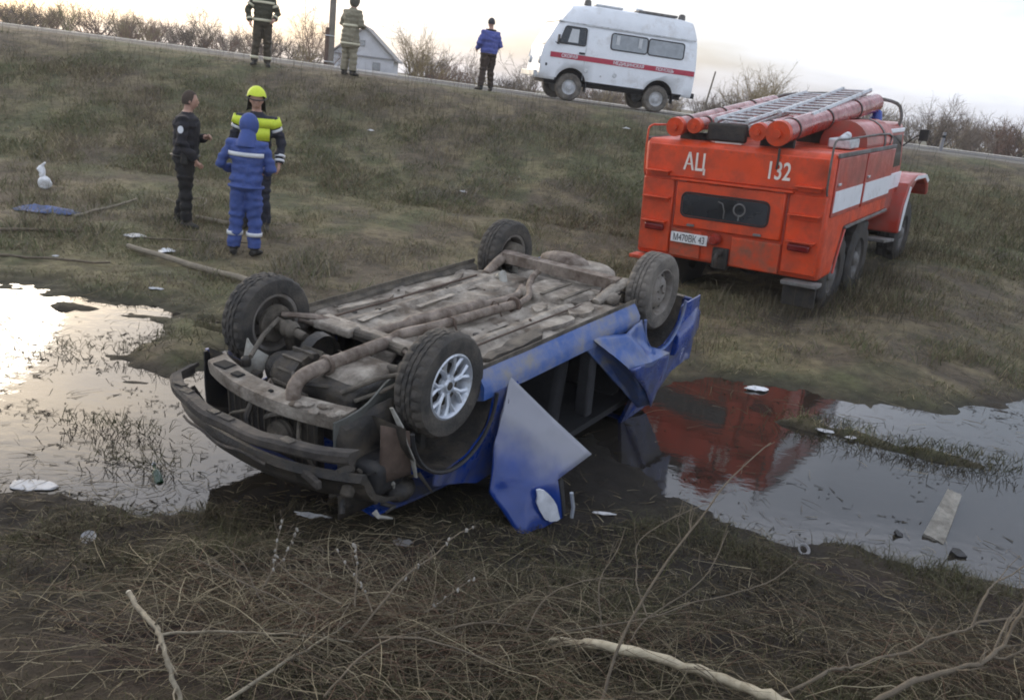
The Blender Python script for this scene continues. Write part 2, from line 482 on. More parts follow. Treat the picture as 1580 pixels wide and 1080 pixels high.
# ------------------------------------------------------------------ grass (uncountable): blades in one mesh per stretch
def blades(name, n, area, hmin, hmax, width, lean, palette, mask, label, seed, seg2=True):
    g = np.random.default_rng(seed)
    x0, x1, y0, y1 = area
    y = y0 + (y1 - y0) * g.random(n * 3); half = 1.6 + .68 * y
    x = np.clip((g.random(n * 3) * 2 - 1), -1, 1) * np.minimum(half, max(abs(x0), abs(x1)))
    z = height(x, y)
    keep = mask(x, y, z, g)
    x, y, z = x[keep][:n], y[keep][:n], z[keep][:n]
    n = len(x)
    hh = hmin + (hmax - hmin) * g.random(n) ** 1.8
    hh = hh * (.30 + 1.4 * sstep(.3, .75, fbm(x * 1.5, y * 1.5, seed + 3, 3))) * (1 - .72 * sstep(18.8, 20.4, y))
    th = g.random(n) * 2 * PI; ln = lean * (.35 + .9 * g.random(n))
    dx, dy = np.cos(th), np.sin(th)
    px, py = -dy, dx
    tw = g.random(n) * 2 * PI; px, py = np.cos(tw), np.sin(tw)
    w = width * (.6 + .8 * g.random(n))
    base = np.stack([x, y, z - .01], 1)
    P = np.stack([px, py, np.zeros(n)], 1) * w[:, None] / 2
    D = np.stack([dx, dy, np.zeros(n)], 1)
    up = np.array([0, 0, 1.0])[None, :]
    mid = base + D * (hh * np.sin(ln) * .45)[:, None] + up * (hh * np.cos(ln * .7) * .6)[:, None]
    tip = base + D * (hh * np.sin(ln) * 1.15)[:, None] + up * np.maximum(hh * np.cos(ln), .012)[:, None]
    V = np.stack([base - P, base + P, mid + P * .75, mid - P * .75, tip], 1).reshape(-1, 3)
    o = np.arange(n)[:, None] * 5
    T = np.concatenate([o + np.array([[0, 1, 2]]), o + np.array([[0, 2, 3]]), o + np.array([[3, 2, 4]])], 0)
    pal = np.array(palette); k = fbm(x * .6, y * .6, 61, 3) * 1.5 - .25 + .35 * (g.random(n) - .5)
    idx = np.clip((k * len(pal)).astype(int), 0, len(pal) - 1)
    mixr = g.random(n) < .25; idx = np.where(mixr, g.integers(0, len(pal), n), idx)
    c = pal[idx] * (.65 + .7 * g.random((n, 1)))
    C = np.repeat(c, 5, axis=0)
    me = mesh_np(name, V, T, [MT['grass']], C, smooth=False)
    return tag(link(name, me), label, None, kind='stuff')

MT['grass'] = pmat('grass_blade', (.1, .1, .05), rough=.75, var=.1, scale=3, attr='tint', spec=.2)
STRAW = (.30, .25, .15); OLIVE = (.150, .145, .072); GREEN = (.112, .126, .056); BROWN = (.165, .128, .085); GREY = (.21, .185, .145); DARK = (.042, .038, .024)
def m_mid(x, y, z, g):
    c, s = math.cos(TRUCK_ROT[2]), math.sin(TRUCK_ROT[2])
    lx = (x - TRUCK_O.x) * c + (y - TRUCK_O.y) * s; ly = -(x - TRUCK_O.x) * s + (y - TRUCK_O.y) * c
    under = (lx > .2) & (lx < 6.2) & (np.abs(ly) < 1.0) & (g.random(len(x)) < .85)
    return (z > .03) & ~under & (bumpf(x, y, .35, 5.2, 1.0, 1.1) < .3) & (g.random(len(x)) < .25 + 1.1 * fbm(x * 1.6, y * 1.6, 71, 3) - .1)
def m_slope(x, y, z, g): 
    return m_mid(x, y, z, g) & (y < 20.7 + .8 * fbm(x, y, 73, 2))
def m_near(x, y, z, g): return (z > .0) & (bumpf(x, y, .45, 5.3, .9, .95) < .35) & (g.random(len(x)) < 1.6 * sstep(.34, .66, fbm(x * 1.9, y * 1.9, 77, 3)) * (.55 + .45 * sstep(.9, -.5, x)) + .22)
blades('grass_near_bank', 105000, (-6, 6, 1.5, 5.3), .025, .12, .0036, 1.35, [(.045, .037, .025), (.075, .061, .037), (.080, .078, .037), (.078, .070, .040), (.16, .132, .080)], m_near, 'short matted grass on the dark near bank', 101)
blades('grass_flat', 150000, (-16, 16, 6.2, 14.8), .02, .10, .006, 1.4, [OLIVE, GREEN, STRAW, OLIVE, BROWN, GREY], m_mid, 'trampled dry and green grass on the flat', 102)
blades('grass_slope', 165000, (-24, 24, 14.0, 23), .04, .17, .010, 1.25, [OLIVE, STRAW, BROWN, OLIVE, GREEN, GREY], m_slope, 'rough dry grass over the embankment slope', 103)

def m_tuss(x, y, z, g): return m_mid(x, y, z, g) & (fbm(x * 1.9, y * 1.9, 83, 3) > .52) & (y < 19.8)
blades('grass_tussocks', 70000, (-22, 22, 8.6, 20), .07, .24, .006, 1.0, [STRAW, OLIVE, BROWN, GREEN, GREY, STRAW], m_tuss, 'uneven tussocks of dead grass on the slope and flat', 104)
blades('grass_crest', 26000, (-26, 26, 19.6, 23.2), .02, .07, .012, 1.2, [OLIVE, GREEN, STRAW, OLIVE], lambda x, y, z, g: g.random(len(x)) < sstep(23.2, 21.8, y), 'short green verge grass along the road crest', 105)

# ------------------------------------------------------------------ materials for vehicles
MT['blue'] = pmat('blue_car_paint', (.009, .042, .235), rough=.26, var=.22, scale=3, dirt=((.085, .085, .10), .36, 4.2), coat=.5, bump=.05, bscale=9)
MT['blue_dusty'] = pmat('blue_car_paint_dusty', (.026, .095, .34), rough=.36, var=.25, scale=5, coat=.3, dirt=((.22, .215, .215), .42, 5.0), bump=.1, bscale=20)
MT['floor'] = pmat('dusty_underbody', (.385, .345, .290), rough=.9, var=.35, scale=7, dirt=((.105, .082, .060), .46, 4.5), bump=.8, bscale=42)
MT['floor_dark'] = pmat('grimy_steel', (.070, .060, .048), rough=.8, var=.4, scale=9, dirt=((.18, .155, .12), .42, 6.0), bump=.5, bscale=40)
MT['oily'] = pmat('oily_black_metal', (.028, .026, .024), rough=.55, var=.35, scale=9, dirt=((.10, .082, .06), .38, 6.0), bump=.5, bscale=45)
MT['pipe'] = pmat('dusty_exhaust_steel', (.26, .215, .175), rough=.75, var=.35, scale=12, dirt=((.085, .058, .042), .46, 8.0), bump=.4, bscale=50)
MT['tyre'] = pmat('dusty_tyre_rubber', (.040, .038, .035), rough=.85, var=.25, scale=14, dirt=((.115, .10, .082), .40, 6.0), bump=.5, bscale=70)
MT['tyre_dusty'] = pmat('mud_caked_tyre_rubber', (.075, .068, .060), rough=.9, var=.25, scale=14, dirt=((.20, .178, .15), .50, 5.0), bump=.5, bscale=60)
MT['alloy'] = pmat('silver_alloy', (.62, .66, .72), rough=.35, metal=.55, var=.1, scale=12, dirt=((.30, .28, .25), .25, 12.0))
MT['steel_rim'] = pmat('dusty_steel_rim', (.27, .25, .23), rough=.7, metal=.2, var=.2, scale=10, dirt=((.19, .165, .135), .5, 8.0), bump=.3)
MT['black_plastic'] = pmat('scuffed_black_plastic', (.016, .016, .017), rough=.55, var=.3, scale=6, dirt=((.06, .052, .042), .34, 5.0), bump=.25, bscale=30)
MT['beam'] = pmat('dusty_bumper_beam', (.040, .035, .031), rough=.75, var=.35, scale=8, dirt=((.115, .098, .08), .40, 6.0), bump=.5, bscale=30)
MT['shield'] = pmat('grey_green_shield', (.115, .122, .112), rough=.75, var=.2, scale=6, dirt=((.07, .06, .05), .4, 4.0), bump=.2)
MT['liner'] = pmat('pale_plastic_liner', (.38, .37, .33), rough=.7, var=.2, scale=8, dirt=((.16, .14, .11), .35, 6.0))
MT['seat'] = pmat('dark_seat_fabric', (.030, .030, .033), rough=.9, var=.3, scale=10, bump=.3, bscale=60)
MT['primer'] = pmat('scraped_white_primer', (.62, .64, .68), rough=.7, var=.2, scale=14)
MT['rust'] = pmat('rusty_torn_steel', (.095, .066, .05), rough=.85, var=.35, scale=12, bump=.5, bscale=50)
MT['hole_shade'] = pmat('black_hole_shade', (.008, .008, .008), rough=.9)
MT['door_dust'] = pmat('dust_covered_door_paint', (.23, .24, .27), rough=.7, var=.12, scale=3, dirt=((.30, .30, .31), .45, 4.0), bump=.15, bscale=25)

def door_paint():
    # blue paint under a film of dried grey dust that thickens towards the sill edge of the door
    m = pmat('dust_filmed_door_paint', (.008, .038, .215), rough=.3, var=.2, scale=4, coat=.4, bump=.06, bscale=12)
    L = m.node_tree.links; b = m.node_tree.nodes['Principled BSDF']
    src_ = b.inputs['Base Color'].links[0].from_socket
    t = nd(m, 'ShaderNodeTexCoord'); dt = nd(m, 'ShaderNodeVectorMath', operation='DOT_PRODUCT'); dt.inputs[1].default_value = (-.62, .10, .78)
    L.new(t.outputs['Object'], dt.inputs[0])
    n_ = nd(m, 'ShaderNodeTexNoise', Scale=7.0, Detail=6.0); L.new(t.outputs['Object'], n_.inputs['Vector'])
    a = nd(m, 'ShaderNodeMath', operation='MULTIPLY_ADD'); a.inputs[1].default_value = .22; L.new(n_.outputs['Fac'], a.inputs[0]); L.new(dt.outputs['Value'], a.inputs[2])
    r_ = nd(m, 'ShaderNodeMapRange', interpolation_type='SMOOTHSTEP'); r_.inputs['From Min'].default_value = -.80; r_.inputs['From Max'].default_value = -.50; L.new(a.outputs[0], r_.inputs['Value'])
    x = nd(m, 'ShaderNodeMix', data_type='RGBA'); x.inputs['B'].default_value = (.26, .265, .30, 1)
    L.new(r_.outputs['Result'], x.inputs['Factor']); L.new(src_, x.inputs['A']); L.new(x.outputs['Result'], b.inputs['Base Color'])
    r2 = nd(m, 'ShaderNodeMapRange'); r2.inputs['To Min'].default_value = .3; r2.inputs['To Max'].default_value = .8; L.new(r_.outputs['Result'], r2.inputs['Value']); L.new(r2.outputs['Result'], b.inputs['Roughness'])
    return m
MT['door_paint'] = door_paint()

# ------------------------------------------------------------------ overturned car (local: X front, Y near side, Z up, origin between the wheel centres)
CAR_LOC = (-0.260, 5.588, 1.001); CAR_ROT = (0.01259, 0.08028, 4.12762)
car = empty('overturned_car', CAR_LOC, CAR_ROT)
tag(car, 'wrecked blue car lying on its roof in the flooded ditch', 'car')
car['support'] = 'ground'

def jitter_patch(m, pts, faces, cuts, amp, seed, thick=None):
    """faceted crumpled sheet: subdivide the given faces and dent the new vertices"""
    bm = bmesh.new()
    vs = [bm.verts.new(p) for p in pts]
    for f in faces: bm.faces.new([vs[i] for i in f])
    bmesh.ops.triangulate(bm, faces=bm.faces)
    old = set(bm.verts)
    bmesh.ops.subdivide_edges(bm, edges=bm.edges, cuts=cuts, use_grid_fill=True)
    g = random.Random(seed)
    bm.normal_update()
    for v in bm.verts:
        if v.is_boundary: continue
        n = float(fbm(np.array([v.co.x * 6 + v.co.y * 3]), np.array([v.co.z * 6 - v.co.y * 2]), seed, 3)[0]) - .5
        v.co += v.normal * n * amp * 2
    bm.verts.index_update()
    V = [v.co.copy() for v in bm.verts]; F = [[v.index for v in f.verts] for f in bm.faces]
    bm.free()
    m.add(V, F)
    return m

def solid(o, t):
    s = o.modifiers.new('thick', 'SOLIDIFY'); s.thickness = t; s.offset = -1
    return o

# floor pan with tunnel, rails, ribs and dents
def floor_z(x, y):
    z = -.045
    z -= .085 * math.exp(-((y - .03) / .11) ** 4)
    z += .030 * (math.exp(-((abs(y) - .40) / .045) ** 4))
    z += .012 * (1 if (math.sin(x * 21) > .55 and .13 < abs(y) < .36) else 0)
    z += .012 * (1 if (math.sin(x * 9 + 1) > .8 and abs(y) > .46) else 0)
    z += .030 * (float(fbm(np.array([x * 3.0]), np.array([y * 3.0]), 5, 3)[0]) - .5)
    if x < -.75: z -= .06 * min(1, (-.75 - x) / .3)
    return z
m = MB()
m.slab(lambda u, v: (-1.22 + u * 2.2, -.72 + v * 1.44, floor_z(-1.22 + u * 2.2, -.72 + v * 1.44)), 74, 48, (0, 0, -.02))
m.build('floor_pan', MT['floor'], car, smooth=40)
# flaking underseal sheets lying along the near rail and far rail
for k, (x, y, l, w, a) in enumerate([(.35, .60, .5, .10, .05), (-.10, .55, .38, .12, -.08), (-.48, .52, .30, .16, .12), (.62, .62, .3, .08, 0), (-.2, -.56, .7, .09, .03), (.5, -.58, .5, .07, -.04), (-.66, .40, .22, .14, .3), (-.30, .30, .2, .1, .2)]):
    m = MB()
    g = random.Random(k)
    n = 14
    top = []
    ring = []
    for i in range(n):
        t = 2 * PI * i / n
        rr = .8 + .4 * g.random()
        px, py = math.cos(t) * l / 2 * rr, math.sin(t) * w / 2 * rr
        ring.append((x + px * math.cos(a) - py * math.sin(a), y + px * math.sin(a) + py * math.cos(a), -.022 + .016 * g.random()))
    m.prism(ring, (0, 0, -.03))
    m.build('mud_flake', MT['floor'] if k % 3 else MT['floor_dark'], car, smooth=30)
for k in range(34):
    g = random.Random(k + 500); x = g.uniform(-1.1, .9); y = g.choice((-1, 1)) * g.uniform(.17, .66); r_ = g.choice((.010, .014, .022))
    m = MB(); m.lathe([(0, .006), (r_ * .7, .006), (r_, .002), (r_ * 1.1, -.006)], 12, 'Z', (x, y, floor_z(x, y) + .004)); m.build('floor_plug', [MT['oily'], MT['floor_dark'], MT['rust']][k % 3], car)
for k, (x, y, w, l, rz_) in enumerate([(.62, -.36, .05, .34, .1), (.18, .30, .05, .42, 0), (-.36, -.34, .05, .36, -.05), (.10, -.30, .04, .40, .04), (.58, .36, .05, .30, 0), (-.85, -.20, .06, .50, 1.5)]):
    m = MB(); m.box((x, y, floor_z(x, y) + .008), (l, w, .004), (0, 0, rz_)); m.build('pressed_rib', MT['floor'], car, bevel=.008)
# rear floor: boot pan with spare-wheel well, fuel tank
m = MB()
m.slab(lambda u, v: (-1.95 + u * .78, -.66 + v * 1.32, -.20 + .09 * sstep(0, 1, u) + .02 * (float(vnoise(np.array([u * 6]), np.array([v * 9]), 3)[0]) - .5)), 20, 26, (0, 0, -.02))
m.build('boot_floor', MT['floor_dark'], car, smooth=40)
m = MB(); m.lathe([(0.0, -.045), (.24, -.05), (.275, -.075), (.29, -.20)], 30, 'Z', (-1.55, -.12, 0)); m.build('spare_wheel_well', MT['floor'], car, smooth=50)
m = MB(); m.box((-.70, .17, -.075), (.46, .52, .15), taper=.86); m.build('fuel_tank', MT['floor'], car, bevel=.035, seg=3)
m = MB(); m.box((-.70, .17, .004), (.40, .03, .012)); m.box((-.70, .34, .004), (.40, .03, .012)); m.build('tank_strap', MT['floor_dark'], car, bevel=.004)
m = MB(); m.box((-.62, -.36, -.055), (.5, .36, .06)); m.build('heat_shield', MT['floor'], car, bevel=.02)

# sills
for s, nm in ((1, 'near'), (-1, 'far')):
    m = MB()
    prof = [(.70, -.03), (.745, -.005), (.765, -.03), (.80, -.085), (.80, -.16), (.74, -.18), (.68, -.12)]
    secs = []
    for i in range(24):
        x = .98 - i * (1.84 / 23)
        dent = .018 * (float(vnoise(np.array([x * 4]), np.array([s * 3.]), 9)[0]) - .5)
        secs.append([(x, s * (y + dent), z + dent) for y, z in prof])
    n = len(prof); vs = [p for q in secs for p in q]; fs = []
    for i in range(len(secs) - 1):
        for k in range(n):
            a = i * n + k; b = i * n + (k + 1) % n
            fs.append((a, b, b + n, a + n))
    fs += [tuple(range(n)), tuple(range((len(secs) - 1) * n, len(secs) * n))]
    m.add(vs, fs); m.build('sill', MT['blue_dusty'] if s > 0 else MT['floor_dark'], car, smooth=40)
    m = MB(); m.box((.06, s * .735, .003), (1.86, .006, .03)); m.build('sill_flange', MT['floor_dark'], car)

# side panels
def side_y(x, z, s):
    return s * (.80 + .02 * math.sin(max(0, min(1, -z / .7)) * PI) - .10 * max(0, (x - 1.55)) - .08 * max(0, -x - 1.6) - .06 * max(0, -z - .55))
def side_panel(name, s, x0, x1, ztop, zbot, mat, nx=36, nz=10, seed=1, dent=.02):
    m = MB()
    def fn(u, v):
        x = x0 + (x1 - x0) * u; z = ztop(x) + (zbot(x) - ztop(x)) * v
        d = dent * (float(fbm(np.array([x * 4.]), np.array([z * 4. + s]), seed, 3)[0]) - .5) * 2
        return (x, side_y(x, z, s) + d, z)
    m.slab(fn, nx, nz, (0, -s * .012, 0))
    return m.build(name, mat, car, smooth=40)
def arch(cx, r, zc, base):
    def f(x):
        d = r * r - (x - cx) ** 2
        return min(base, zc - math.sqrt(d)) if d > 0 else base
    return f
fz = arch(1.23, .345, -.11, -.13)
rz = arch(-1.23, .335, -.10, -.16)
for s in (1, -1):
    if s < 0: side_panel('front_fender', s, .66, 1.62, fz, lambda x: -.70 + .06 * max(0, x - 1.2), MT['black_plastic'], 40, 8, 3)
    else: side_panel('front_fender', s, .66, 1.40, fz, lambda x: -.66 + (.16 * max(0, x - 1.0) / .4), MT['blue'], 34, 8, 3, .035)
    m = MB(); m.tube([(1.23 + math.cos(t) * .35, side_y(1.2, -.3, s) + s * .004, -.11 - math.sin(t) * .35) for t in np.linspace(.06, PI - .06, 22)], .012, 6); m.build('arch_lip', MT['black_plastic'] if s > 0 else MT['blue'], car)
    # inner wheel arch: a dished liner behind the wheel
    for cx, r_, zc in ((1.23, .36, -.11), (-1.23, .35, -.10)):
        m = MB()
        m.grid(lambda u, v: (cx + math.cos(PI * u) * r_, s * (.79 - .30 * v), zc - math.sin(PI * u) * r_), 18, 4)
        m.build('wheel_arch', MT['oily'], car, smooth=60)
side_panel('rear_quarter', -1, -1.93, -.30, rz, lambda x: -.72, MT['blue'], 40, 8, 6)
side_panel('rear_quarter', 1, -1.93, -1.08, rz, lambda x: -.72, MT['blue'], 26, 8, 8, .03)
side_panel('front_door', -1, -.30, .66, lambda x: -.17, lambda x: -.72, MT['blue'], 16, 6, 9)
m = MB(); m.tube([(-1.23 + math.cos(t) * .34, side_y(-1.2, -.3, 1) + .006, -.10 - math.sin(t) * .34) for t in np.linspace(.06, PI - .06, 22)], .013, 6); m.build('arch_lip', MT['blue_dusty'], car)

# crumpled rear door and quarter on the near side
P = {'A': (-.18, .785, -.08), 'A2': (-.88, .805, -.12), 'E': (-.94, .85, -.33), 'C': (-1.02, .99, -.36), 'B': (-.40, .975, -.31), 'D': (-1.05, .885, -.82),
     'F': (-1.30, .86, -.62), 'H': (-.14, .775, -.15), 'I': (-1.0, .80, -.86), 'G': (-.55, .86, -.13), 'J': (-.70, 1.0, -.345), 'K': (-.72, .92, -.56)}
K = list(P)
ix = lambda s_: [K.index(q) for q in s_.split()]
m = jitter_patch(MB(), [P[k] for k in K], [ix('A G J B'), ix('G A2 E'), ix('G E C J'), ix('B J K'), ix('J C F D K'), ix('A B K D I H')], 7, .030, 12)
solid(m.build('crumpled_rear_door', MT['blue_dusty'], car, smooth=50, label='buckled blue rear door bent outwards above the opening'), .014)
m = jitter_patch(MB(), [(-.42, .985, -.325), (-.98, 1.0, -.37), (-1.24, .872, -.64), (-1.02, .90, -.83), (-.80, .95, -.62)], [(0, 1, 2, 3, 4)], 7, .03, 15)
solid(m.build('rear_door_skin', MT['blue'], car, smooth=50), .01)

# rear bumper, tail, rear panel
m = MB()
path = [(-1.48, .815, -.47), (-1.70, .83, -.42), (-1.88, .80, -.385), (-1.99, .68, -.37), (-2.04, .35, -.36), (-2.05, 0, -.36), (-2.04, -.35, -.36), (-1.99, -.68, -.37), (-1.85, -.80, -.39), (-1.55, -.815, -.46)]
vs = []; fs = []
pr_ = [(.0, .14), (.03, .10), (.035, -.03), (.015, -.12), (-.03, -.13), (-.03, .14)]
for i, p in enumerate(path):
    a = Vector(path[max(i - 1, 0)]); b = Vector(path[min(i + 1, len(path) - 1)]); t = (b - a); nrm = Vector((-abs(t.y), (1 if p[1] > 0 else -1) * abs(t.x), 0)).normalized()
    sc2 = .75 if i in (0, len(path) - 1) else 1
    for o_, zz in pr_: vs.append(Vector(p) + nrm * o_ + Vector((0, 0, zz * sc2)))
n = len(pr_)
for i in range(len(path) - 1):
    for k in range(n):
        a = i * n + k; b = i * n + (k + 1) % n; fs.append((a, b, b + n, a + n))
fs += [tuple(range(n)), tuple(range((len(path) - 1) * n, len(path) * n))]
m.add(vs, fs); m.build('rear_bumper', MT['blue'], car, smooth=40, bevel=.008)
m = MB(); m.box((-1.93, 0, -.46), (.03, 1.45, .52)); m.build('rear_panel', MT['blue'], car, bevel=.01)
for s in (1, -1):
    m = MB(); m.box((-1.955, s * .62, -.62), (.05, .26, .14)); m.build('tail_lamp', pmat('tail_lamp_red', (.25, .01, .01), rough=.2), car, bevel=.015)
# hood, cowl, roof and pillars (lowest, in the water)
m = MB(); m.slab(lambda u, v: (.70 + .90 * u, -.58 + 1.16 * v, -.76 + .08 * u ** 2 + .02 * math.sin(v * PI)), 12, 10, (0, 0, -.015)); m.build('bonnet', MT['blue'], car, smooth=40)
m = MB(); m.box((-.45, 0, -.95), (2.0, 1.16, .05)); m.build('cabin_dark_slab', MT['seat'], car)  # dark slab added to hide bright reflections on water in the cabin
m = MB(); m.slab(lambda u, v: (-1.25 + 1.5 * u, -.58 + 1.16 * v, -1.08 - .04 * math.sin(u * PI) + .03 * math.sin(9 * u + 4 * v)), 14, 12, (0, 0, -.02)); m.build('roof', MT['blue'], car, smooth=40)
for s in (1, -1):
    m = MB(); m.prism([(.66, s * .74, -.55), (-1.40, s * .74, -.55), (-1.15, s * .585, -1.10), (.25, s * .585, -1.10)], (0, -s * .012, 0))
    if s < 0: m.build('opaque_side_blocker', MT['seat'], car)  # opaque dark sheet added to block bright water seen through the cabin
    for a, b in (((.70, .74, -.72), (.25, .57, -1.12)), ((-1.45, .74, -.72), (-1.2, .57, -1.12))):
        m = MB(); m.tube([(a[0], s * a[1], a[2]), ((a[0] + b[0]) / 2, s * (a[1] + b[1]) / 2 + s * .02, (a[2] + b[2]) / 2), (b[0], s * b[1], b[2])], [.035, .03, .03], 6); m.build('pillar', MT['blue'], car)
for s in (1, -1):
    m = MB(); m.prism([(-1.02, s * .775, -.71), (-1.90, s * .72, -.71), (-1.62, s * .60, -1.10), (-1.15, s * .60, -1.12)], (0, -s * .03, 0)); m.build('rear_pillar_panel', MT['blue'], car)
m = MB(); m.prism([(-1.93, .70, -.70), (-1.93, -.70, -.70), (-1.60, -.58, -1.12), (-1.60, .58, -1.12)], (.02, 0, 0)); m.build('tailgate_glass', MT['seat'], car)
m = MB(); m.box((-.30, .72, -.42), (.09, .10, .56)); m.build('door_post', MT['seat'], car, bevel=.015)
m = MB(); m.box((.62, 0, -.45), (.05, 1.42, .62)); m.build('bulkhead', MT['oily'], car)
m = MB(); m.box((.45, 0, -.58), (.32, 1.36, .26)); m.build('dashboard', MT['seat'], car, bevel=.06, seg=3)
for y in (.36, -.36):
    seat = empty('front_seat', (0, 0, 0), (0, 0, 0), car)
    m = MB(); m.box((.08, y, -.24), (.48, .46, .14)); m.build('cushion', MT['seat'], seat, bevel=.05, seg=3)
    m = MB(); m.box((-.20, y, -.58), (.13, .46, .60), (0, -.15, 0)); m.build('backrest', MT['seat'], seat, bevel=.05, seg=3)
m = MB(); m.box((-.75, 0, -.30), (.45, 1.2, .16)); m.box((-1.02, 0, -.58), (.14, 1.2, .5)); m.build('rear_seat', MT['seat'], car, bevel=.05, seg=3)

# front door, torn open and hanging into the mud on the near side
DP = [(.73, .80, -.08), (.38, 1.19, -.575), (.70, 1.16, -.625), (.68, 1.22, -.90), (1.0, 1.16, -.90), (1.07, .95, -.63), (.97, .89, -.40), (.72, 1.02, -.42), (.88, 1.08, -.66), (.86, .86, -.24), (.56, .995, -.33)]
DP.append((.83, 1.235, -1.0))
m = jitter_patch(MB(), DP, [(0, 10, 7, 9), (10, 1, 2, 7), (9, 7, 6), (7, 2, 8), (7, 8, 5, 6), (0, 9, 6), (5, 8, 4), (8, 2, 3), (8, 3, 11, 4)], 7, .016, 22)
door = solid(m.build('front_door', MT['door_paint'], car, smooth=60, label='open front door hanging down, grey with dust above and blue below'), .02)
ring = []
g = random.Random(4)
for i in range(15):
    t = 2 * PI * i / 15; rr = .8 + .4 * g.random()
    a_, b_ = math.cos(t) * .055 * rr, math.sin(t) * .115 * rr
    ring.append(Vector((.80, 1.165, -.745)) + Vector((-.55, .48, 0)).normalized() * (a_ + .35 * b_) + Vector((.02, .16, -.98)).normalized() * b_ + Vector((.4, .55, .1)).normalized() * .022)
m = MB(); m.prism(ring, Vector((-.4, -.55, -.1)).normalized() * .02); m.build('bare_patch', MT['primer'], door, label='white patch of bare scraped metal')
m = MB(); m.tube([(.66, 1.235, -.70), (.64, 1.245, -.80), (.66, 1.25, -.90)], .012, 6); m.build('window_channel', MT['alloy'], door)
m = MB(); m.prism([(.69, 1.165, -.63), (.62, 1.15, -.66), (.62, 1.20, -.93), (.69, 1.225, -.91)], (0, -.05, 0)); m.build('door_edge', MT['black_plastic'], door)

# ---------------- front end seen from below
m = MB()
secs = []
for i in range(21):
    y = -.57 + i * 1.07 / 20
    secs.append((1.80 - .10 * (abs(y + .03) / .55) ** 2, y))
vs = []; fs = []
for (x, y) in secs:
    dz = .012 * (float(vnoise(np.array([y * 7]), np.array([1.]), 5)[0]) - .5)
    vs += [(x - .070, y, -.075 + dz), (x + .045, y, -.085 + dz), (x + .05, y, -.105), (x + .04, y, -.165), (x + .028, y, -.165), (x + .035, y, -.10), (x - .06, y, -.095), (x - .07, y, -.14), (x - .08, y, -.14)]
n = 9
for i in range(len(secs) - 1):
    for k in range(n):
        a = i * n + k; b = i * n + (k + 1) % n; fs.append((a, b, b + n, a + n))
fs += [tuple(range(n)), tuple(range(20 * n, 21 * n))]
m.add(vs, fs); xm = m.build('radiator_crossmember', MT['floor'], car, smooth=30)
for y, w in ((-.44, .11), (-.28, .07), (.02, .03)):
    m = MB(); m.box((1.80 - .1 * ((y + .03) / .55) ** 2 - .01, y, -.078), (w * .75, w, .012)); m.build('hole_shade_patch', MT['hole_shade'], xm, bevel=.01)  # flat black tile on the steel, painting the shade of a hole
for k in range(10):
    g = random.Random(k + 50)
    m = MB(); m.ell((1.77 + .05 * g.uniform(-1, 1), .22 + .28 * g.random(), -.075), (.018 + .02 * g.random(), .018 + .02 * g.random(), .014), 8, 5); m.build('mud_lump', MT['floor'], xm)
# bumper beam and skin below it
def arcx(y): return 2.06 - .17 * (abs(y + .02) / .7) ** 2.4
m = MB(); vs = []; fs = []
ys = np.linspace(-.76, .70, 31)
for y in ys:
    x = arcx(y) - (.12 if y < -.72 else 0); d = .010 * (float(vnoise(np.array([y * 9]), np.array([2.]), 5)[0]) - .5)
    d2 = .022 * (float(vnoise(np.array([y * 5]), np.array([9.]), 5)[0]) - .5); x += d2
    vs += [(x - .06, y, -.172 + d), (x + .0, y, -.168 + d), (x + .014, y, -.182), (x + .014, y, -.215), (x - .0, y, -.232), (x - .03, y, -.232), (x - .03, y, -.198), (x - .06, y, -.194)]
n = 8
for i in range(len(ys) - 1):
    for k in range(n):
        a = i * n + k; b = i * n + (k + 1) % n; fs.append((a, b, b + n, a + n))
fs += [tuple(range(n)), tuple(range((len(ys) - 1) * n, len(ys) * n))]
m.add(vs, fs); beam = m.build('bumper_beam', MT['beam'], car, smooth=30)
for k in range(13):
    y = -.66 + k * .104; g = random.Random(k + 70)
    if k not in (1, 2, 5, 6, 10): continue
    m = MB(); m.box((arcx(y) - .028 + .008 * g.uniform(-1, 1), y, -.166), (.045, .05 + .05 * g.random(), .008), (0, .1 * g.uniform(-1, 1), -.25 * y)); m.build('foam_block', [MT['beam'], MT['floor_dark'], MT['oily']][k % 3], beam, bevel=.006)
m = MB(); vs = []
prb = [(-.07, -.31), (-.05, -.345), (-.08, -.37), (-.09, -.41), (-.13, -.47), (-.20, -.52), (-.31, -.55), (-.34, -.54), (-.23, -.50), (-.16, -.45), (-.12, -.37), (-.09, -.31)]
fs = []; n = len(prb)
for y in ys:
    x = arcx(y) - (.06 if y < -.72 else 0)
    d = .02 * (float(vnoise(np.array([y * 6]), np.array([7.]), 5)[0]) - .5)
    for o_, zz in prb: vs.append((x + o_ + d, y * 1.02, zz + d * .5))
for i in range(len(ys) - 1):
    for k in range(n):
        a = i * n + k; b = i * n + (k + 1) % n; fs.append((a, b, b + n, a + n))
fs += [tuple(range(n)), tuple(range((len(ys) - 1) * n, len(ys) * n))]
m.add(vs, fs); m.build('bumper_skin', MT['oily'], car, smooth=40)
m = MB(); m.tube([(arcx(y) - .02, y, -.325 + .01 * math.sin(y * 17)) for y in np.linspace(-.5, .25, 14)], .008, 6); m.build('bumper_trim', MT['beam'], car)
m = MB(); m.box((1.95, .50, -.345), (.03, .18, .045), (0, 0, -.25)); m.build('number_plate_lamp_slot', MT['beam'], car, bevel=.008)
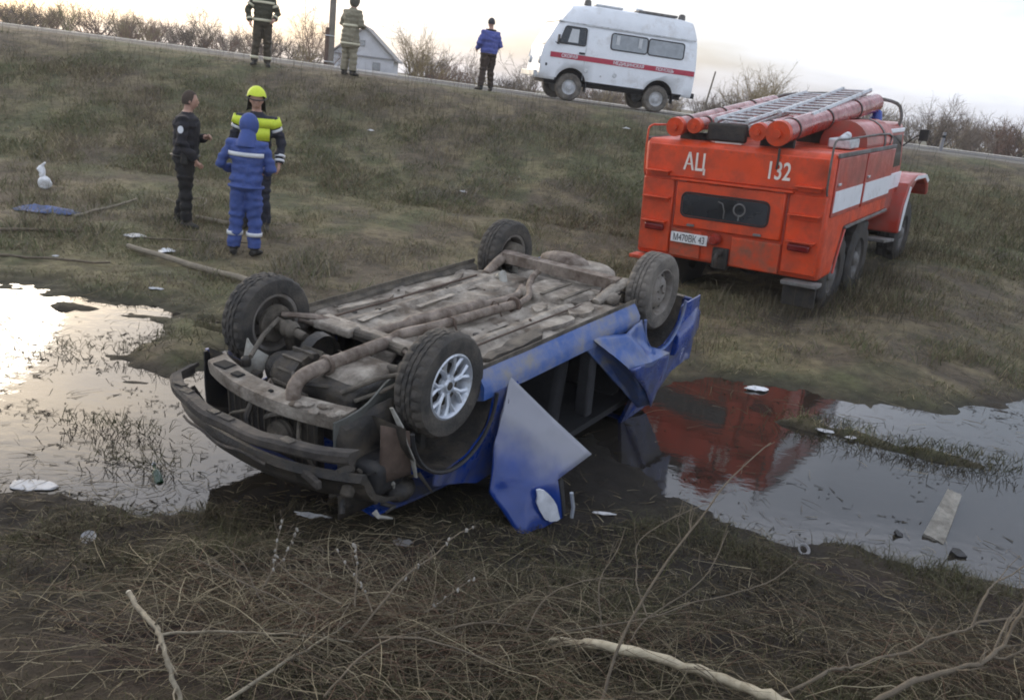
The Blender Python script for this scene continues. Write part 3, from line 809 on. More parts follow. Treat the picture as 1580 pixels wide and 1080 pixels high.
# splash shield, washer tank, torn arch edge, liner
m = MB(); m.slab(lambda u, v: (1.80 - .48 * u, .51 + .03 * math.sin(u * 5), -.10 + (.115 * u) + (-.22 + .02 * math.sin(u * 9)) * v * (1 - .1 * u)), 14, 7, (0, -.012, 0)); m.build('splash_shield', MT['shield'], car, smooth=50)
m = MB(); m.box((1.60, .62, -.40), (.26, .18, .20), (0, 0, .1)); m.build('washer_tank', MT['black_plastic'], car, bevel=.05, seg=3)
m = MB(); m.ell((1.50, .66, -.53), (.10, .09, .07)); m.build('horn', MT['oily'], car)
m = MB(); m.tube([(1.60, .70, -.02), (1.57, .735, -.12), (1.55, .76, -.22), (1.52, .775, -.31), (1.50, .785, -.42)], [.014, .022, .013, .02, .012], 5, flat=.35); m.build('torn_arch_edge', MT['liner'], car)
m = jitter_patch(MB(), [(1.66, .69, -.10), (1.52, .755, -.16), (1.52, .77, -.40), (1.68, .70, -.42)], [(0, 1, 2, 3)], 3, .02, 31); solid(m.build('torn_fender_strip', MT['rust'], car, smooth=30), .008)
m = MB(); m.slab(lambda u, v: (1.50 + .06 * math.sin(u * PI) - .05 * v, -.60 + .17 * u, -.20 + .20 * v * (1 - .75 * abs(u - .35))), 9, 7, (-.01, 0, -.005)); m.build('wheel_liner_flap', MT['liner'], car, smooth=60)
# engine and gearbox
m = MB(); m.box((1.40, .20, -.20), (.42, .44, .34)); m.build('engine_block', MT['oily'], car, bevel=.05, seg=3)
m = MB(); m.box((1.36, .24, -.045), (.40, .30, .11), taper=.8); m.build('oil_pan', MT['floor'], car, bevel=.05, seg=3)
m = MB(); m.lathe([(.0, -.20), (.10, -.19), (.15, -.10), (.17, .0), (.165, .06), (0, .06)], 18, 'Y', (1.42, -.14, -.17)); m.ell((1.40, -.32, -.17), (.12, .14, .11)); m.build('gearbox', MT['oily'], car, smooth=50)
for k in range(7):
    a = -.3 + k * .45; m = MB(); m.box((1.42 + math.cos(a) * .165, -.14, -.17 + math.sin(a) * .165), (.03, .16, .014), (0, -a, 0)); m.build('gearbox_rib', MT['floor_dark'], car)
m = MB(); m.lathe([(.0, .0), (.10, .0), (.14, .03), (.13, .10)], 16, 'Y', (1.24, -.28, -.10)); m.build('differential', MT['oily'], car, smooth=50)
m = MB(); m.box((1.72, -.05, -.30), (.05, .74, .34)); m.build('radiator', MT['oily'], car, bevel=.008)
for k in range(15):
    m = MB(); m.box((1.747, -.40 + k * .05, -.30), (.004, .006, .32)); m.build('radiator_fin', MT['floor_dark'], car)
pl = MB(); pl.lathe([(.03, -.03), (.075, -.03), (.08, -.015), (.06, -.008), (.06, .004), (.08, .012), (.075, .03), (.02, .03), (.02, .04), (0, .04)], 20, 'X', (1.80, .10, -.30)); pl.build('alternator_pulley', MT['floor_dark'], car, smooth=30)
for i, pts in enumerate([[(1.75, -.02, -.20), (1.83, .02, -.22), (1.84, .08, -.18), (1.78, .16, -.16)], [(1.78, -.12, -.14), (1.86, -.10, -.24), (1.87, -.08, -.36)], [(1.74, .18, -.20), (1.82, .26, -.26), (1.80, .34, -.40), (1.84, .44, -.46)],
        [(1.66, .50, -.40), (1.72, .55, -.46), (1.80, .56, -.50), (1.84, .60, -.56)], [(1.30, .46, -.06), (1.36, .52, -.02), (1.48, .50, -.04), (1.58, .42, -.08)], [(1.58, -.05, -.06), (1.66, .05, -.05), (1.66, .16, -.04), (1.58, .26, -.05)], [(1.84, -.30, -.32), (1.86, -.22, -.26), (1.84, -.12, -.22)], [(1.55, .52, -.3), (1.66, .6, -.34), (1.72, .66, -.42), (1.70, .70, -.52)]]):
    sm = []
    for a, b in zip(pts[:-1], pts[1:]):
        for t in (0, .5): sm.append(Vector(a).lerp(Vector(b), t))
    sm.append(Vector(pts[-1]))
    m = MB(); m.tube(sm, [.014, .018, .011, .016, .012, .013, .010, .012][i], 7); m.build('hose', MT['oily'] if i % 2 else MT['floor_dark'], car)
for k in range(46):
    g = random.Random(300 + k)
    m = MB()
    c = (g.uniform(1.15, 1.72), g.uniform(-.45, .52), g.uniform(-.24, -.10))
    if k % 3 == 0: m.lathe([(0, -.03), (.028, -.03), (.03, .02), (.018, .03), (0, .03)], 10, 'XYZ'[k % 2 + 1], c)
    elif k % 3 == 1: m.box(c, (g.uniform(.04, .12), g.uniform(.04, .10), g.uniform(.03, .08)), (g.uniform(-1, 1), g.uniform(-1, 1), g.uniform(-1, 1)))
    else: m.tube([c, (c[0] + g.uniform(-.1, .1), c[1] + g.uniform(-.12, .12), c[2] + .05), (c[0] + g.uniform(-.16, .16), c[1] + g.uniform(-.2, .2), c[2] + .02)], .010, 6)
    m.build('engine_fitting', [MT['oily'], MT['floor_dark'], MT['pipe']][k % 3], car, bevel=.006)
# battery tray lumps and lamp wiring at the near front corner
for k in range(14):
    g = random.Random(800 + k)
    c = Vector((g.uniform(1.45, 1.86), g.uniform(.50, .72), g.uniform(-.56, -.36)))
    m = MB(); m.tube([c, c + Vector((g.uniform(-.06, .06), g.uniform(-.03, .08), g.uniform(-.06, .06))), c + Vector((g.uniform(-.12, .12), g.uniform(0, .1), g.uniform(-.12, .05)))], [g.uniform(.006, .018), .012, .006], 6)
    m.build('torn_wiring', [MT['oily'], MT['floor_dark'], MT['liner']][0 if k % 4 else 2], car)
m = jitter_patch(MB(), [(1.78, .50, -.10), (1.44, .56, -.06), (1.42, .60, -.62), (1.84, .58, -.60), (1.62, .60, -.34)], [(0, 1, 4), (1, 2, 4), (2, 3, 4), (3, 0, 4)], 4, .04, 41); solid(m.build('inner_fender', MT['oily'], car, smooth=30), .012)
for k in range(9):
    g = random.Random(900 + k); c = (g.uniform(1.46, 1.84), g.uniform(.56, .68), g.uniform(-.50, -.28))
    m = MB(); m.box(c, (g.uniform(.05, .14), g.uniform(.02, .06), g.uniform(.03, .08)), (g.uniform(-1, 1), g.uniform(-1, 1), g.uniform(-1, 1))); m.build('broken_bracket', [MT['oily'], MT['black_plastic'], MT['floor_dark']][k % 3], car, bevel=.012)
# exhaust: manifold bend, front pipe, centre pipe, flange, tail
def smooth_path(pts, k=4):
    out = []
    P_ = [Vector(p) for p in pts]
    for i in range(len(P_) - 1):
        p0 = P_[max(i - 1, 0)]; p1 = P_[i]; p2 = P_[i + 1]; p3 = P_[min(i + 2, len(P_) - 1)]
        for j in range(k):
            t = j / k
            out.append(.5 * ((2 * p1) + (p2 - p0) * t + (2 * p0 - 5 * p1 + 4 * p2 - p3) * t * t + (3 * p1 - p0 - 3 * p2 + p3) * t ** 3))
    out.append(P_[-1]); return out
ex = empty('exhaust', (0, 0, 0), (0, 0, 0), car)
m = MB(); sp = smooth_path([(1.70, .17, -.20), (1.76, .16, -.08), (1.71, .15, .0), (1.58, .15, .025), (1.35, .15, .03), (1.10, .12, .02), (.98, .06, -.015), (.90, .03, -.02), (.82, .045, .0), (.60, .09, .0), (.25, .12, -.005), (-.05, .14, -.01), (-.25, .15, -.02)]); m.tube(sp, [.040 if i < 26 else .033 for i in range(len(sp))], 12); m.build('front_pipe', MT['pipe'], ex, smooth=60)
m = MB(); m.lathe([(.038, -.014), (.058, -.012), (.058, .012), (.038, .014)], 12, 'X', (-.20, .148, -.018)); m.build('flange', MT['rust'], ex)
m = MB(); m.lathe([(.044, -.012), (.056, -.012), (.056, .012), (.044, .012)], 12, 'X', (1.52, .15, .027)); m.build('flange', MT['pipe'], ex)
m = MB(); sp = smooth_path([(.92, -.16, -.035), (.70, -.12, -.03), (.45, -.08, -.03), (.2, -.05, -.03), (-.1, -.02, -.035), (-.42, .0, -.04), (-.62, -.08, -.03)]); m.tube(sp, [.030] * 6 + [.052] * 10 + [.03] * (len(sp) - 16), 12); m.build('centre_pipe', MT['pipe'], ex, smooth=60)
m = MB(); sp = smooth_path([(-.25, .15, -.02), (-.45, .1, -.02), (-.62, -.02, -.01), (-.85, -.14, .0), (-1.1, -.2, .01), (-1.36, -.2, -.05)]); m.tube(sp, .024, 10); m.build('rear_pipe', MT['pipe'], ex, smooth=60)
m = MB(); m.ell((-1.62, -.34, -.06), (.13, .24, .08), 18, 10); m.build('muffler', MT['pipe'], ex)
for x in (.45, -.02):
    m = MB(); m.tube([(x, .06, -.06), (x, .10, .036), (x, .14, .036), (x, .18, -.06)], .006, 5); m.build('hanger', MT['rust'], ex)
# front suspension
for s in (1, -1):
    m = MB(); m.tube([(1.23, s * .60, .0), (1.23, s * .50, -.005), (1.24, s * .34, -.02)], [.042, .030, .028], 10); m.lathe([(.030, -.05), (.055, -.04), (.045, -.01), (.055, .01), (.042, .035), (.03, .05)], 14, 'Y', (1.235, s * .47, -.005)); m.build('drive_shaft', MT['floor_dark'], car, smooth=50)
    m = MB(); m.tube([(1.20, s * .60, .055), (1.06, s * .46, .04), (.95, s * .36, .0)], [.026, .030, .030], 8, flat=.6); m.build('control_arm', MT['pipe'] if s < 0 else MT['floor_dark'], car)
    m = MB(); m.tube([(1.24, s * .58, .04), (1.45, s * .46, .02), (1.62, s * .36, -.04)], .014, 8); m.build('stretcher_rod', MT['floor_dark'], car)
    m = MB(); m.tube([(1.20, s * .56, .02), (1.18, s * .53, -.2), (1.16, s * .50, -.5)], [.04, .028, .05], 10); m.build('strut', MT['oily'], car)
    m = MB(); m.tube([(1.06, s * .60, -.02), (1.04, s * .40, -.01), (1.02, s * .20, .0)], .013, 8); m.build('tie_rod', MT['pipe'], car)
m = MB(); m.box((1.03, -.30, .005), (.11, .30, .055), (0, 0, .05)); m.build('steering_rack_bracket', MT['floor'], car, bevel=.014)
m = MB(); m.tube([(1.02, -.25, .0), (1.0, .0, .0), (1.02, .25, -.005)], .03, 10); m.build('steering_rack', MT['floor_dark'], car)
m = MB(); m.box((.93, 0, -.03), (.13, 1.1, .06)); m.build('front_crossmember', MT['floor'], car, bevel=.018)
# rear axle beam: open channel with trailing arms, springs and dampers
m = MB()
ch = [(-.05, .03), (.05, .03), (.05, -.05), (.036, -.05), (.036, .016), (-.036, .016), (-.036, -.05), (-.05, -.05)]
vs = [(-1.0 + a, y, .065 + b) for y in (-.52, .52) for a, b in ch]
m.add(vs, [tuple(range(8)), tuple(range(8, 16))] + [(k, (k + 1) % 8, 8 + (k + 1) % 8, 8 + k) for k in range(8)]); m.build('rear_axle_beam', MT['pipe'], car, smooth=30)
for s in (1, -1):
    m = MB(); m.tube([(-.72, s * .50, -.03), (-.90, s * .52, .03), (-1.05, s * .54, .06), (-1.23, s * .57, .02)], [.038, .045, .055, .05], 10, flat=.7); m.build('trailing_arm', MT['pipe'] if s < 0 else MT['floor'], car, smooth=50)
    m = MB(); m.lathe([(0, -.06), (.11, -.06), (.115, -.02), (.105, .04), (.06, .06), (0, .06)], 20, 'Y', (-1.23, s * .60, 0)); m.build('brake_drum', MT['floor_dark'], car, smooth=40)
    m = MB()
    m.tube([(-1.16, s * .53, .06), (-1.13, s * .51, -.06), (-1.10, s * .49, -.45)], [.026, .024, .03], 10)
    m.build('damper', MT['liner'] if s < 0 else MT['floor_dark'], car)
    m = MB(); m.tube([(-1.13 + .055 * math.cos(t), s * .505 + .055 * math.sin(t), -.02 - t * .011) for t in np.linspace(0, 7 * PI, 60)], .010, 6); m.build('coil_spring', MT['oily'], car)
    m = MB(); m.lathe([(0, -.012), (.115, -.012), (.115, .012), (0, .012)], 22, 'Y', (1.23, s * .62, 0)); m.build('brake_disc', MT['floor_dark'], car, smooth=30)
m = MB(); m.tube([(-.70, -.36, -.03), (-.66, -.30, .02), (-.64, -.26, -.05)], [.03, .034, .03], 8); m.build('arm_bush', MT['liner'], car)
m = MB(); m.ell((-.86, .55, -.02), (.07, .06, .05)); m.build('arm_bush', MT['floor'], car)
m = MB(); m.tube([(.9, .47, -.012), (.3, .47, -.012), (-.3, .48, -.012), (-.8, .46, -.03), (-1.0, .40, .02)], .007, 6); m.build('brake_line', MT['rust'], car)
m = MB(); m.tube([(.9, -.50, -.012), (.2, -.49, -.012), (-.6, -.50, -.02)], .008, 6); m.build('fuel_line', MT['rust'], car)

# wheels
def wheel(parent, c, s, style, Rr=.288, w=.178, tyre_mat=None, seed=0, steer=0.0):
    tyre_mat = tyre_mat or MT['tyre']
    root = empty('wheel', c, (0, 0, steer), parent)
    N = 84
    ri = Rr * .60
    prof = [(ri, -w * .40), (ri + .012, -w * .47), (Rr * .80, -w * .53), (Rr * .93, -w * .49), (Rr * .975, -w * .42), (Rr, -w * .34), (Rr, -w * .20), (Rr - .008, -w * .19), (Rr - .008, -w * .15), (Rr + .002, -w * .14), (Rr + .002, -w * .02), (Rr - .008, -w * .015), (Rr - .008, w * .025), (Rr + .002, w * .03), (Rr + .002, w * .15), (Rr - .008, w * .16), (Rr - .008, w * .20), (Rr, w * .21), (Rr, w * .34), (Rr * .975, w * .42), (Rr * .93, w * .49), (Rr * .80, w * .53), (ri + .012, w * .47), (ri, w * .40)]
    def dsp(k, j):
        if j in (4, 5, 6, 17, 18, 19): return -.011 if k % 3 == 0 else 0
        if j in (9, 10): return -.007 if (k + 1) % 3 == 0 else 0
        if j in (13, 14): return -.007 if (k + 2) % 3 == 0 else 0
        return 0
    m = MB(); m.lathe(prof, N, 'Y', disp=dsp); m.build('tyre', tyre_mat, root, smooth=30)
    rm = {'alloy': MT['alloy'], 'steel': MT['steel_rim']}[style]
    rim = empty('rim', (0, 0, 0), (0, 0, 0), root)
    m = MB(); m.lathe([(ri + .010, s * w * .44), (ri - .002, s * w * .47), (ri - .012, s * w * .40), (ri - .018, s * w * .1), (ri - .03, -s * w * .1), (ri - .012, -s * w * .40), (ri + .008, -s * w * .44)], 40, 'Y'); m.build('barrel', rm, rim, smooth=40)
    yo = s * w * .30
    if style == 'alloy':
        m = MB(); m.lathe([(0, yo + s * .012), (.030, yo + s * .012), (.038, yo), (.062, yo - s * .004), (.066, yo - s * .02), (0, yo - s * .02)], 24, 'Y'); m.build('hub', rm, rim, smooth=40)
        for q in range(7):
            a = 2 * PI * q / 7 + .2
            m = MB()
            for da, rr0 in ((-.13, .05), (.13, .05)):
                p0 = (math.cos(a) * .05, yo - s * .006, math.sin(a) * .05); p1 = (math.cos(a + da * .6) * .11, yo + s * .004, math.sin(a + da * .6) * .11); p2 = (math.cos(a + da * 1.7) * (ri - .008), yo + s * .006, math.sin(a + da * 1.7) * (ri - .008))
                m.tube([p0, p1, p2], [.014, .012, .016], 6)
            m.build('spoke', rm, rim, smooth=50)
        m = MB(); m.lathe([(0, yo - s * .03), (.12, yo - s * .03), (.12, yo - s * .05)], 24, 'Y'); m.build('brake_disc', MT['oily'], rim)
        m = MB(); m.lathe([(0, yo + s * .016), (.022, yo + s * .014), (.026, yo + s * .008)], 14, 'Y'); m.build('centre_cap', MT['oily'], rim)
    else:
        m = MB(); m.lathe([(0, yo - s * .004), (.035, yo - s * .004), (.045, yo + s * .012), (.075, yo + s * .016), (.11, yo + s * .004), (.135, yo - s * .018), (ri - .012, yo - s * .022)], 36, 'Y'); m.build('disc', rm, rim, smooth=40)
        for q in range(10):
            a = 2 * PI * q / 10
            m = MB(); m.lathe([(0, .002), (.011, .002), (.011, -.004)], 10, 'Y', (0, 0, 0)); o = m.build('vent_shade_disc', MT['oily'], rim); o.location = (math.cos(a) * .122, yo - s * .004, math.sin(a) * .122); o.scale = (1.1, 1.6 * s, 1.1)  # dark disc on the rim, painting the shade inside a vent
        for q in range(4):
            a = 2 * PI * q / 4 + .3
            m = MB(); m.lathe([(0, .012), (.007, .012), (.008, 0)], 6, 'Y'); o = m.build('wheel_bolt', MT['floor_dark'], rim); o.location = (math.cos(a) * .05, yo + s * .012, math.sin(a) * .05); o.scale = (1, s, 1)
    return root
wheel(car, (1.23, .70, 0), 1, 'alloy', steer=.04)['label'] = 'front wheel with silver spoked alloy rim'
wheel(car, (-1.23, .69, 0), 1, 'steel', tyre_mat=MT['tyre_dusty'])['label'] = 'dusty rear wheel with plain steel rim'
wheel(car, (1.23, -.70, 0), -1, 'steel', steer=.04)
wheel(car, (-1.23, -.69, 0), -1, 'steel')

# ------------------------------------------------------------------ lettering
def text_mesh(name, body, size, mat, parent, M, xscale=1.0, depth=.004, bold=0.0):
    cu = bpy.data.curves.new(name, 'FONT'); cu.body = body; cu.size = size; cu.align_x = 'CENTER'; cu.align_y = 'CENTER'; cu.extrude = depth; cu.resolution_u = 4; cu.offset = bold
    tmp = bpy.data.objects.new(name, cu); COL.objects.link(tmp)
    dg = bpy.context.evaluated_depsgraph_get()
    me = bpy.data.meshes.new_from_object(tmp.evaluated_get(dg))
    bpy.data.objects.remove(tmp); bpy.data.curves.remove(cu)
    me.transform(Matrix.Diagonal((xscale, 1, 1, 1)))
    me.transform(M)
    me.materials.clear(); me.materials.append(mat)
    return link(name, me, parent)
def face_M(origin, xdir, ydir):
    x = Vector(xdir).normalized(); y = Vector(ydir).normalized(); z = x.cross(y)
    M = Matrix((x, y, z)).transposed().to_4x4(); M.translation = Vector(origin); return M

def rrect(w, h, r, n=5):
    out = []
    for cx, cy, a0 in ((w / 2 - r, h / 2 - r, 0), (-w / 2 + r, h / 2 - r, PI / 2), (-w / 2 + r, -h / 2 + r, PI), (w / 2 - r, -h / 2 + r, 1.5 * PI)):
        for k in range(n): a = a0 + PI / 2 * k / (n - 1); out.append((cx + math.cos(a) * r, cy + math.sin(a) * r))
    return out

# ------------------------------------------------------------------ fire engine
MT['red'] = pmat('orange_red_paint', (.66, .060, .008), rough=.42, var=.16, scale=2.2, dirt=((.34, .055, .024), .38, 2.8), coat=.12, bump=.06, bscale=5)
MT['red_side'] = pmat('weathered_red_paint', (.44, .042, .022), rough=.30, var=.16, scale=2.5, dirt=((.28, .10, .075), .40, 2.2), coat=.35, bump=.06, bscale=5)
MT['red_tube'] = pmat('red_tube_paint', (.30, .024, .014), rough=.22, var=.2, scale=4, dirt=((.16, .06, .05), .36, 5.0), coat=.6)
MT['white_paint'] = pmat('white_vehicle_paint', (.78, .80, .83), rough=.4, var=.06, scale=4, dirt=((.45, .43, .40), .18, 5.0), coat=.2)
MT['letter'] = pmat('off_white_lettering', (.78, .70, .62), rough=.5, var=.06)
MT['plate'] = pmat('number_plate_white', (.75, .75, .74), rough=.4, var=.06, dirt=((.35, .32, .28), .25, 14.0))
MT['ink'] = pmat('plate_black_ink', (.02, .02, .02), rough=.5)
MT['glass_dark'] = pmat('dark_window_glass', (.018, .020, .024), rough=.08, var=.3, scale=3, spec=.7)
MT['galv'] = pmat('dull_aluminium', (.60, .62, .63), rough=.42, metal=.45, var=.2, scale=8, dirt=((.22, .21, .20), .3, 8.0))
MT['chassis'] = pmat('muddy_chassis', (.030, .028, .026), rough=.8, var=.3, scale=5, dirt=((.075, .062, .048), .4, 4.0), bump=.4)
MT['lamp_red'] = pmat('red_lamp_lens', (.16, .012, .012), rough=.2, var=.2)
MT['grey_step'] = pmat('muddy_grey_step', (.17, .165, .16), rough=.7, var=.25, dirt=((.09, .075, .058), .4, 5.0))
MT['truck_tyre'] = pmat('wet_muddy_truck_tyre', (.028, .027, .026), rough=.7, var=.25, scale=9, dirt=((.06, .05, .04), .45, 3.5), bump=.5, bscale=40)

TRUCK_O2 = Vector((2.535, 10.605, 0.0)); TRUCK_O2.z = truck_plane(TRUCK_O2.x, TRUCK_O2.y)
truck = empty('fire_engine', TRUCK_O2, TRUCK_ROT)
tag(truck, 'red fire engine with ladders on its roof, seen from behind', 'fire engine')
W2 = 1.2
m = MB(); m.prism([(0, W2, .60), (0, W2, 2.02), (.05, W2, 2.09), (3.05, W2, 2.09), (3.05, W2, 1.15), (.84, W2, 1.15), (.56, W2, .60)], (0, -2 * W2, 0)); body = m.build('superstructure', MT['red'], truck, bevel=.05, seg=3)
# rear face
def rbox(name, y0, y1, z0, z1, t, mat, bevel=.012, x=0, parent=truck, label=None):
    m = MB(); m.box((x - t / 2, (y0 + y1) / 2, (z0 + z1) / 2), (t, abs(y1 - y0), abs(z1 - z0))); return m.build(name, mat, parent, bevel=bevel, label=label)
rbox('upper_panel', 1.13, -1.13, 1.64, 2.03, .022, MT['red'])
hatch = rbox('rear_hatch', .70, -.70, 1.02, 1.60, .05, MT['red'], .02)
rbox('corner_panel', 1.17, .74, .66, 1.60, .035, MT['red'], .015)
rbox('corner_panel', -.74, -1.17, .66, 1.60, .035, MT['red'], .015)
MT['red_muddy'] = pmat('mud_splashed_red_paint', (.60, .058, .010), rough=.45, var=.16, scale=2.5, dirt=((.20, .085, .05), .46, 5.0), bump=.08, bscale=12)
rbox('lower_panel', -.10, -.72, .62, .99, .04, MT['red_muddy'], .015)
rbox('lower_panel', .72, .30, .64, .99, .03, MT['red_muddy'], .012)
for y in (.62, .22, -.22, -.62):
    m = MB(); m.tube([(-.055, y - .05, 1.605), (-.055, y + .05, 1.605)], .016, 8); m.build('hatch_hinge', MT['red_side'], truck)
for y in (.45, -.42):
    m = MB(); m.box((-.062, y, 1.06), (.03, .10, .03)); m.build('hatch_latch', MT['grey_step'], truck, bevel=.006)
for k in range(22):
    m = MB(); m.lathe([(0, -.006), (.006, -.004), (.008, 0)], 8, 'X', (-.022, 1.08 - k * 2.16 / 21, 2.0)); m.build('rivet', MT['red_side'], truck)
for s in (1, -1):
    for k in range(9):
        m = MB(); m.lathe([(0, -.006), (.006, -.004), (.008, 0)], 8, 'X', (-.036, s * 1.14, .72 + k * .10)); m.build('rivet', MT['red_side'], truck)
rbox('hatch_ledge', .78, -.78, 1.605, 1.63, .075, MT['red'], .006)
m = MB(); rr_ = rrect(1.10, .27, .06, 6); m.prism([(-.050, .04 + a, 1.315 + b) for a, b in rr_], (-.006, 0, 0)); win = m.build('hatch_window', MT['glass_dark'], hatch, smooth=30)
ring = [(-.055, .04 + a, 1.315 + b) for a, b in rrect(1.13, .30, .075, 6)]; m = MB(); m.tube(ring + [ring[0]], .012, 6, caps=False); m.build('window_seal', MT['ink'], hatch)
# valve wheel and pipes dimly seen in the hatch window
m = MB(); m.lathe([(.07, -.006), (.082, 0), (.07, .006), (.062, 0)], 22, 'X', (-.062, -.16, 1.33), close=True)
m.build('valve_wheel', MT['grey_step'], hatch)
m = MB(); m.tube([(-.060, .12, 1.40), (-.060, .06, 1.38), (-.060, .03, 1.29), (-.060, .03, 1.20)], .008, 6); m.build('pump_pipe', MT['grey_step'], hatch)
m = MB(); m.tube([(-.060, -.16, 1.27), (-.060, -.16, 1.20)], .007, 6); m.build('pump_spindle', MT['grey_step'], hatch)
for s in (1, -1):
    for z, a, b in ((1.70, .80, 1.12), (1.37, .76, 1.13), (1.06, .78, 1.12)):
        m = MB(); m.box((-.075, s * (a + b) / 2, z), (.12, b - a, .018)); m.box((-.045, s * (a + b) / 2, z - .035), (.03, b - a - .06, .05)); m.build('foot_step', MT['red'], truck, bevel=.006)
    m = MB(); m.box((-.075, s * .94, .985), (.07, .26, .085)); m.build('tail_lamp', MT['lamp_red'], truck, bevel=.02)
    m = MB(); m.box((-.02, s * 1.02, .56), (.22, .44, .05)); m.build('rear_bumper_step', MT['grey_step'] if s < 0 else MT['red'], truck, bevel=.012)
    m = MB(); m.box((.10, s * .98, .40), (.05, .40, .30)); m.build('mud_flap', MT['chassis'], truck, bevel=.008)
MT_T = face_M((-.036, .52, 1.82), (0, -1, 0), (0, 0, 1))
text_mesh('lettering', 'АЦ', .29, MT['letter'], truck, face_M((-.028, .50, 1.83), (0, -1, 0), (0, 0, 1)), .72, .003, .004)
text_mesh('lettering', '132', .29, MT['letter'], truck, face_M((-.028, -.56, 1.83), (0, -1, 0), (0, 0, 1)), .70, .003, .004)
npl = rbox('number_plate', .70, .20, .825, .955, .012, MT['plate'], .006, x=-.055)
text_mesh('plate_text', 'М470ВК 43', .125, MT['ink'], npl, face_M((-.0695, .45, .885), (0, -1, 0), (0, 0, 1)), .70, .001)
m = MB(); m.tube([(-.03, .10, .93), (-.12, .10, .93), (-.15, .10, .93)], [.07, .07, .05], 18); m.build('hose_coupling', MT['red_tube'], truck, smooth=40)
m = MB(); m.tube([(-.03, .02, .78), (-.14, .02, .78)], [.05, .05], 10); m.tube(smooth_path([(-.14, .02, .78), (-.20, .02, .72), (-.17, .02, .64), (-.10, .02, .64)]), .028, 8); m.box((-.03, .02, .70), (.06, .20, .26)); m.build('tow_hook', MT['chassis'], truck, bevel=.008)
m = MB(); m.tube([(-.04, -.54, 2.10), (-.05, -.545, 1.98), (-.055, -.54, 1.86)], .014, 6); m.build('strap', MT['chassis'], truck)
# panel seam beads on the rear
for y in (.72, -.72):
    m = MB(); m.box((-.006, y, 1.12), (.012, .012, .94)); m.build('seam', MT['red_side'], truck)
# sides: lockers, white band, trims
for s in (1, -1):
    for x0, x1 in ((.06, 1.38), (1.46, 3.0)):
        m = MB(); m.box(((x0 + x1) / 2, s * (W2 + .008), 1.70), (x1 - x0, .024, .68)); d_ = m.build('locker_door', MT['red_side'], truck, bevel=.01)
        m = MB(); m.box(((x0 + x1) / 2, s * (W2 + .022), 1.54), (x1 - x0 - .06, .008, .25)); m.build('white_band', MT['white_paint'], d_)
        m = MB(); m.box((x0 + .12, s * (W2 + .03), 1.74), (.10, .02, .03)); m.build('handle', MT['galv'], d_, bevel=.005)
    m = MB(); m.box((1.53, s * (W2 + .01), 2.07), (2.98, .03, .05)); m.build('drip_rail', MT['grey_step'], truck, bevel=.008)
    m = MB(); m.box((1.95, s * (W2 + .014), 1.165), (2.25, .035, .035)); m.build('arch_trim', MT['grey_step'], truck, bevel=.008)
    m = MB(); m.tube([(.70, s * (W2 + .012), .90), (.84, s * (W2 + .012), 1.14)], .016, 6); m.tube([(.58, s * (W2 + .012), .62), (.70, s * (W2 + .012), .90)], .016, 6); m.build('arch_edge', MT['red_side'], truck)
    # hand rails round the roof edge
    m = MB(); m.tube(smooth_path([(-.02, s * 1.16, 1.62), (-.07, s * 1.16, 1.72), (-.07, s * 1.16, 2.12), (.02, s * 1.16, 2.24), (.5, s * 1.16, 2.24), (2.7, s * 1.16, 2.24), (2.8, s * 1.16, 2.10)], 3), .013, 8); m.build('hand_rail', MT['grey_step'] if s < 0 else MT['red'], truck, smooth=60)
# things on the roof that belong to the engine: four suction-hose tubes with caps, ladders, tank
for (y, r_, z0, z1, x1) in ((-.50, .135, 2.27, 2.62, 3.75), (-.26, .092, 2.27, 2.60, 3.7), (.80, .105, 2.25, 2.55, 3.5), (.55, .078, 2.28, 2.58, 3.5)):
    m = MB()
    d = Vector((x1, 0, z1 - z0)).normalized(); p0 = Vector((-.02, y, z0)); p1 = Vector((x1, y - .15 * (1 if y < 0 else 0), z1))
    m.tube([p0, p1], r_, 22); t = m.build('hose_tube', MT['red_tube'], truck, smooth=40)
    m = MB(); m.tube([p0 - d * .05, p0 + d * .05], r_ + .012, 22); m.tube([p0 - d * .09, p0 - d * .04], r_ * .38, 12); m.build('end_cap', MT['red'], t, smooth=40)
    for f_ in (.09, .40, .72):
        q = p0.lerp(p1, f_); m = MB(); m.tube([q - d * .02, q + d * .02], r_ + .008, 22); m.build('clamp_band', MT['chassis'], t, smooth=40)
for f_, x in ((.1, .35), (.5, 1.8), (.9, 3.3)):
    z = 2.12
    for y in (-.38, .68):
        zt = 2.27 + .33 * x / 3.75 - .12
        m = MB(); m.box((x, y, (2.06 + zt) / 2), (.06, .42, zt - 2.06)); m.build('tube_cradle', MT['chassis'], truck, bevel=.008)
def ladder(y0, y1, za, zb, x0, x1, n, mat):
    L_ = empty('roof_ladder', (0, 0, 0), (0, 0, 0), truck)
    for y in (y0, y1):
        m = MB(); m.tube([(x0, y, za), (x1, y, zb)], .026, 6, flat=1.3); m.build('rail', mat, L_)
    for k in range(n):
        t = (k + .5) / n
        m = MB(); m.tube([(x0 + (x1 - x0) * t, y0, za + (zb - za) * t), (x0 + (x1 - x0) * t, y1, za + (zb - za) * t)], .016, 6); m.build('rung', mat, L_)
ladder(.34, -.06, 2.36, 2.72, .10, 3.6, 13, MT['galv'])
ladder(.42, .02, 2.27, 2.63, .30, 3.4, 12, MT['galv'])
ladder(-.18, -.58, 2.47, 2.80, .9, 3.7, 11, MT['galv'])
m = MB(); m.box((.12, .18, 2.22), (.10, .5, .22)); m.build('ladder_roller', MT['chassis'], truck, bevel=.03)
m = MB(); m.tube([(1.5, -.86, 2.12), (3.0, -.86, 2.12)], .30, 22); m.build('foam_tank', MT['red_side'], truck, smooth=40)
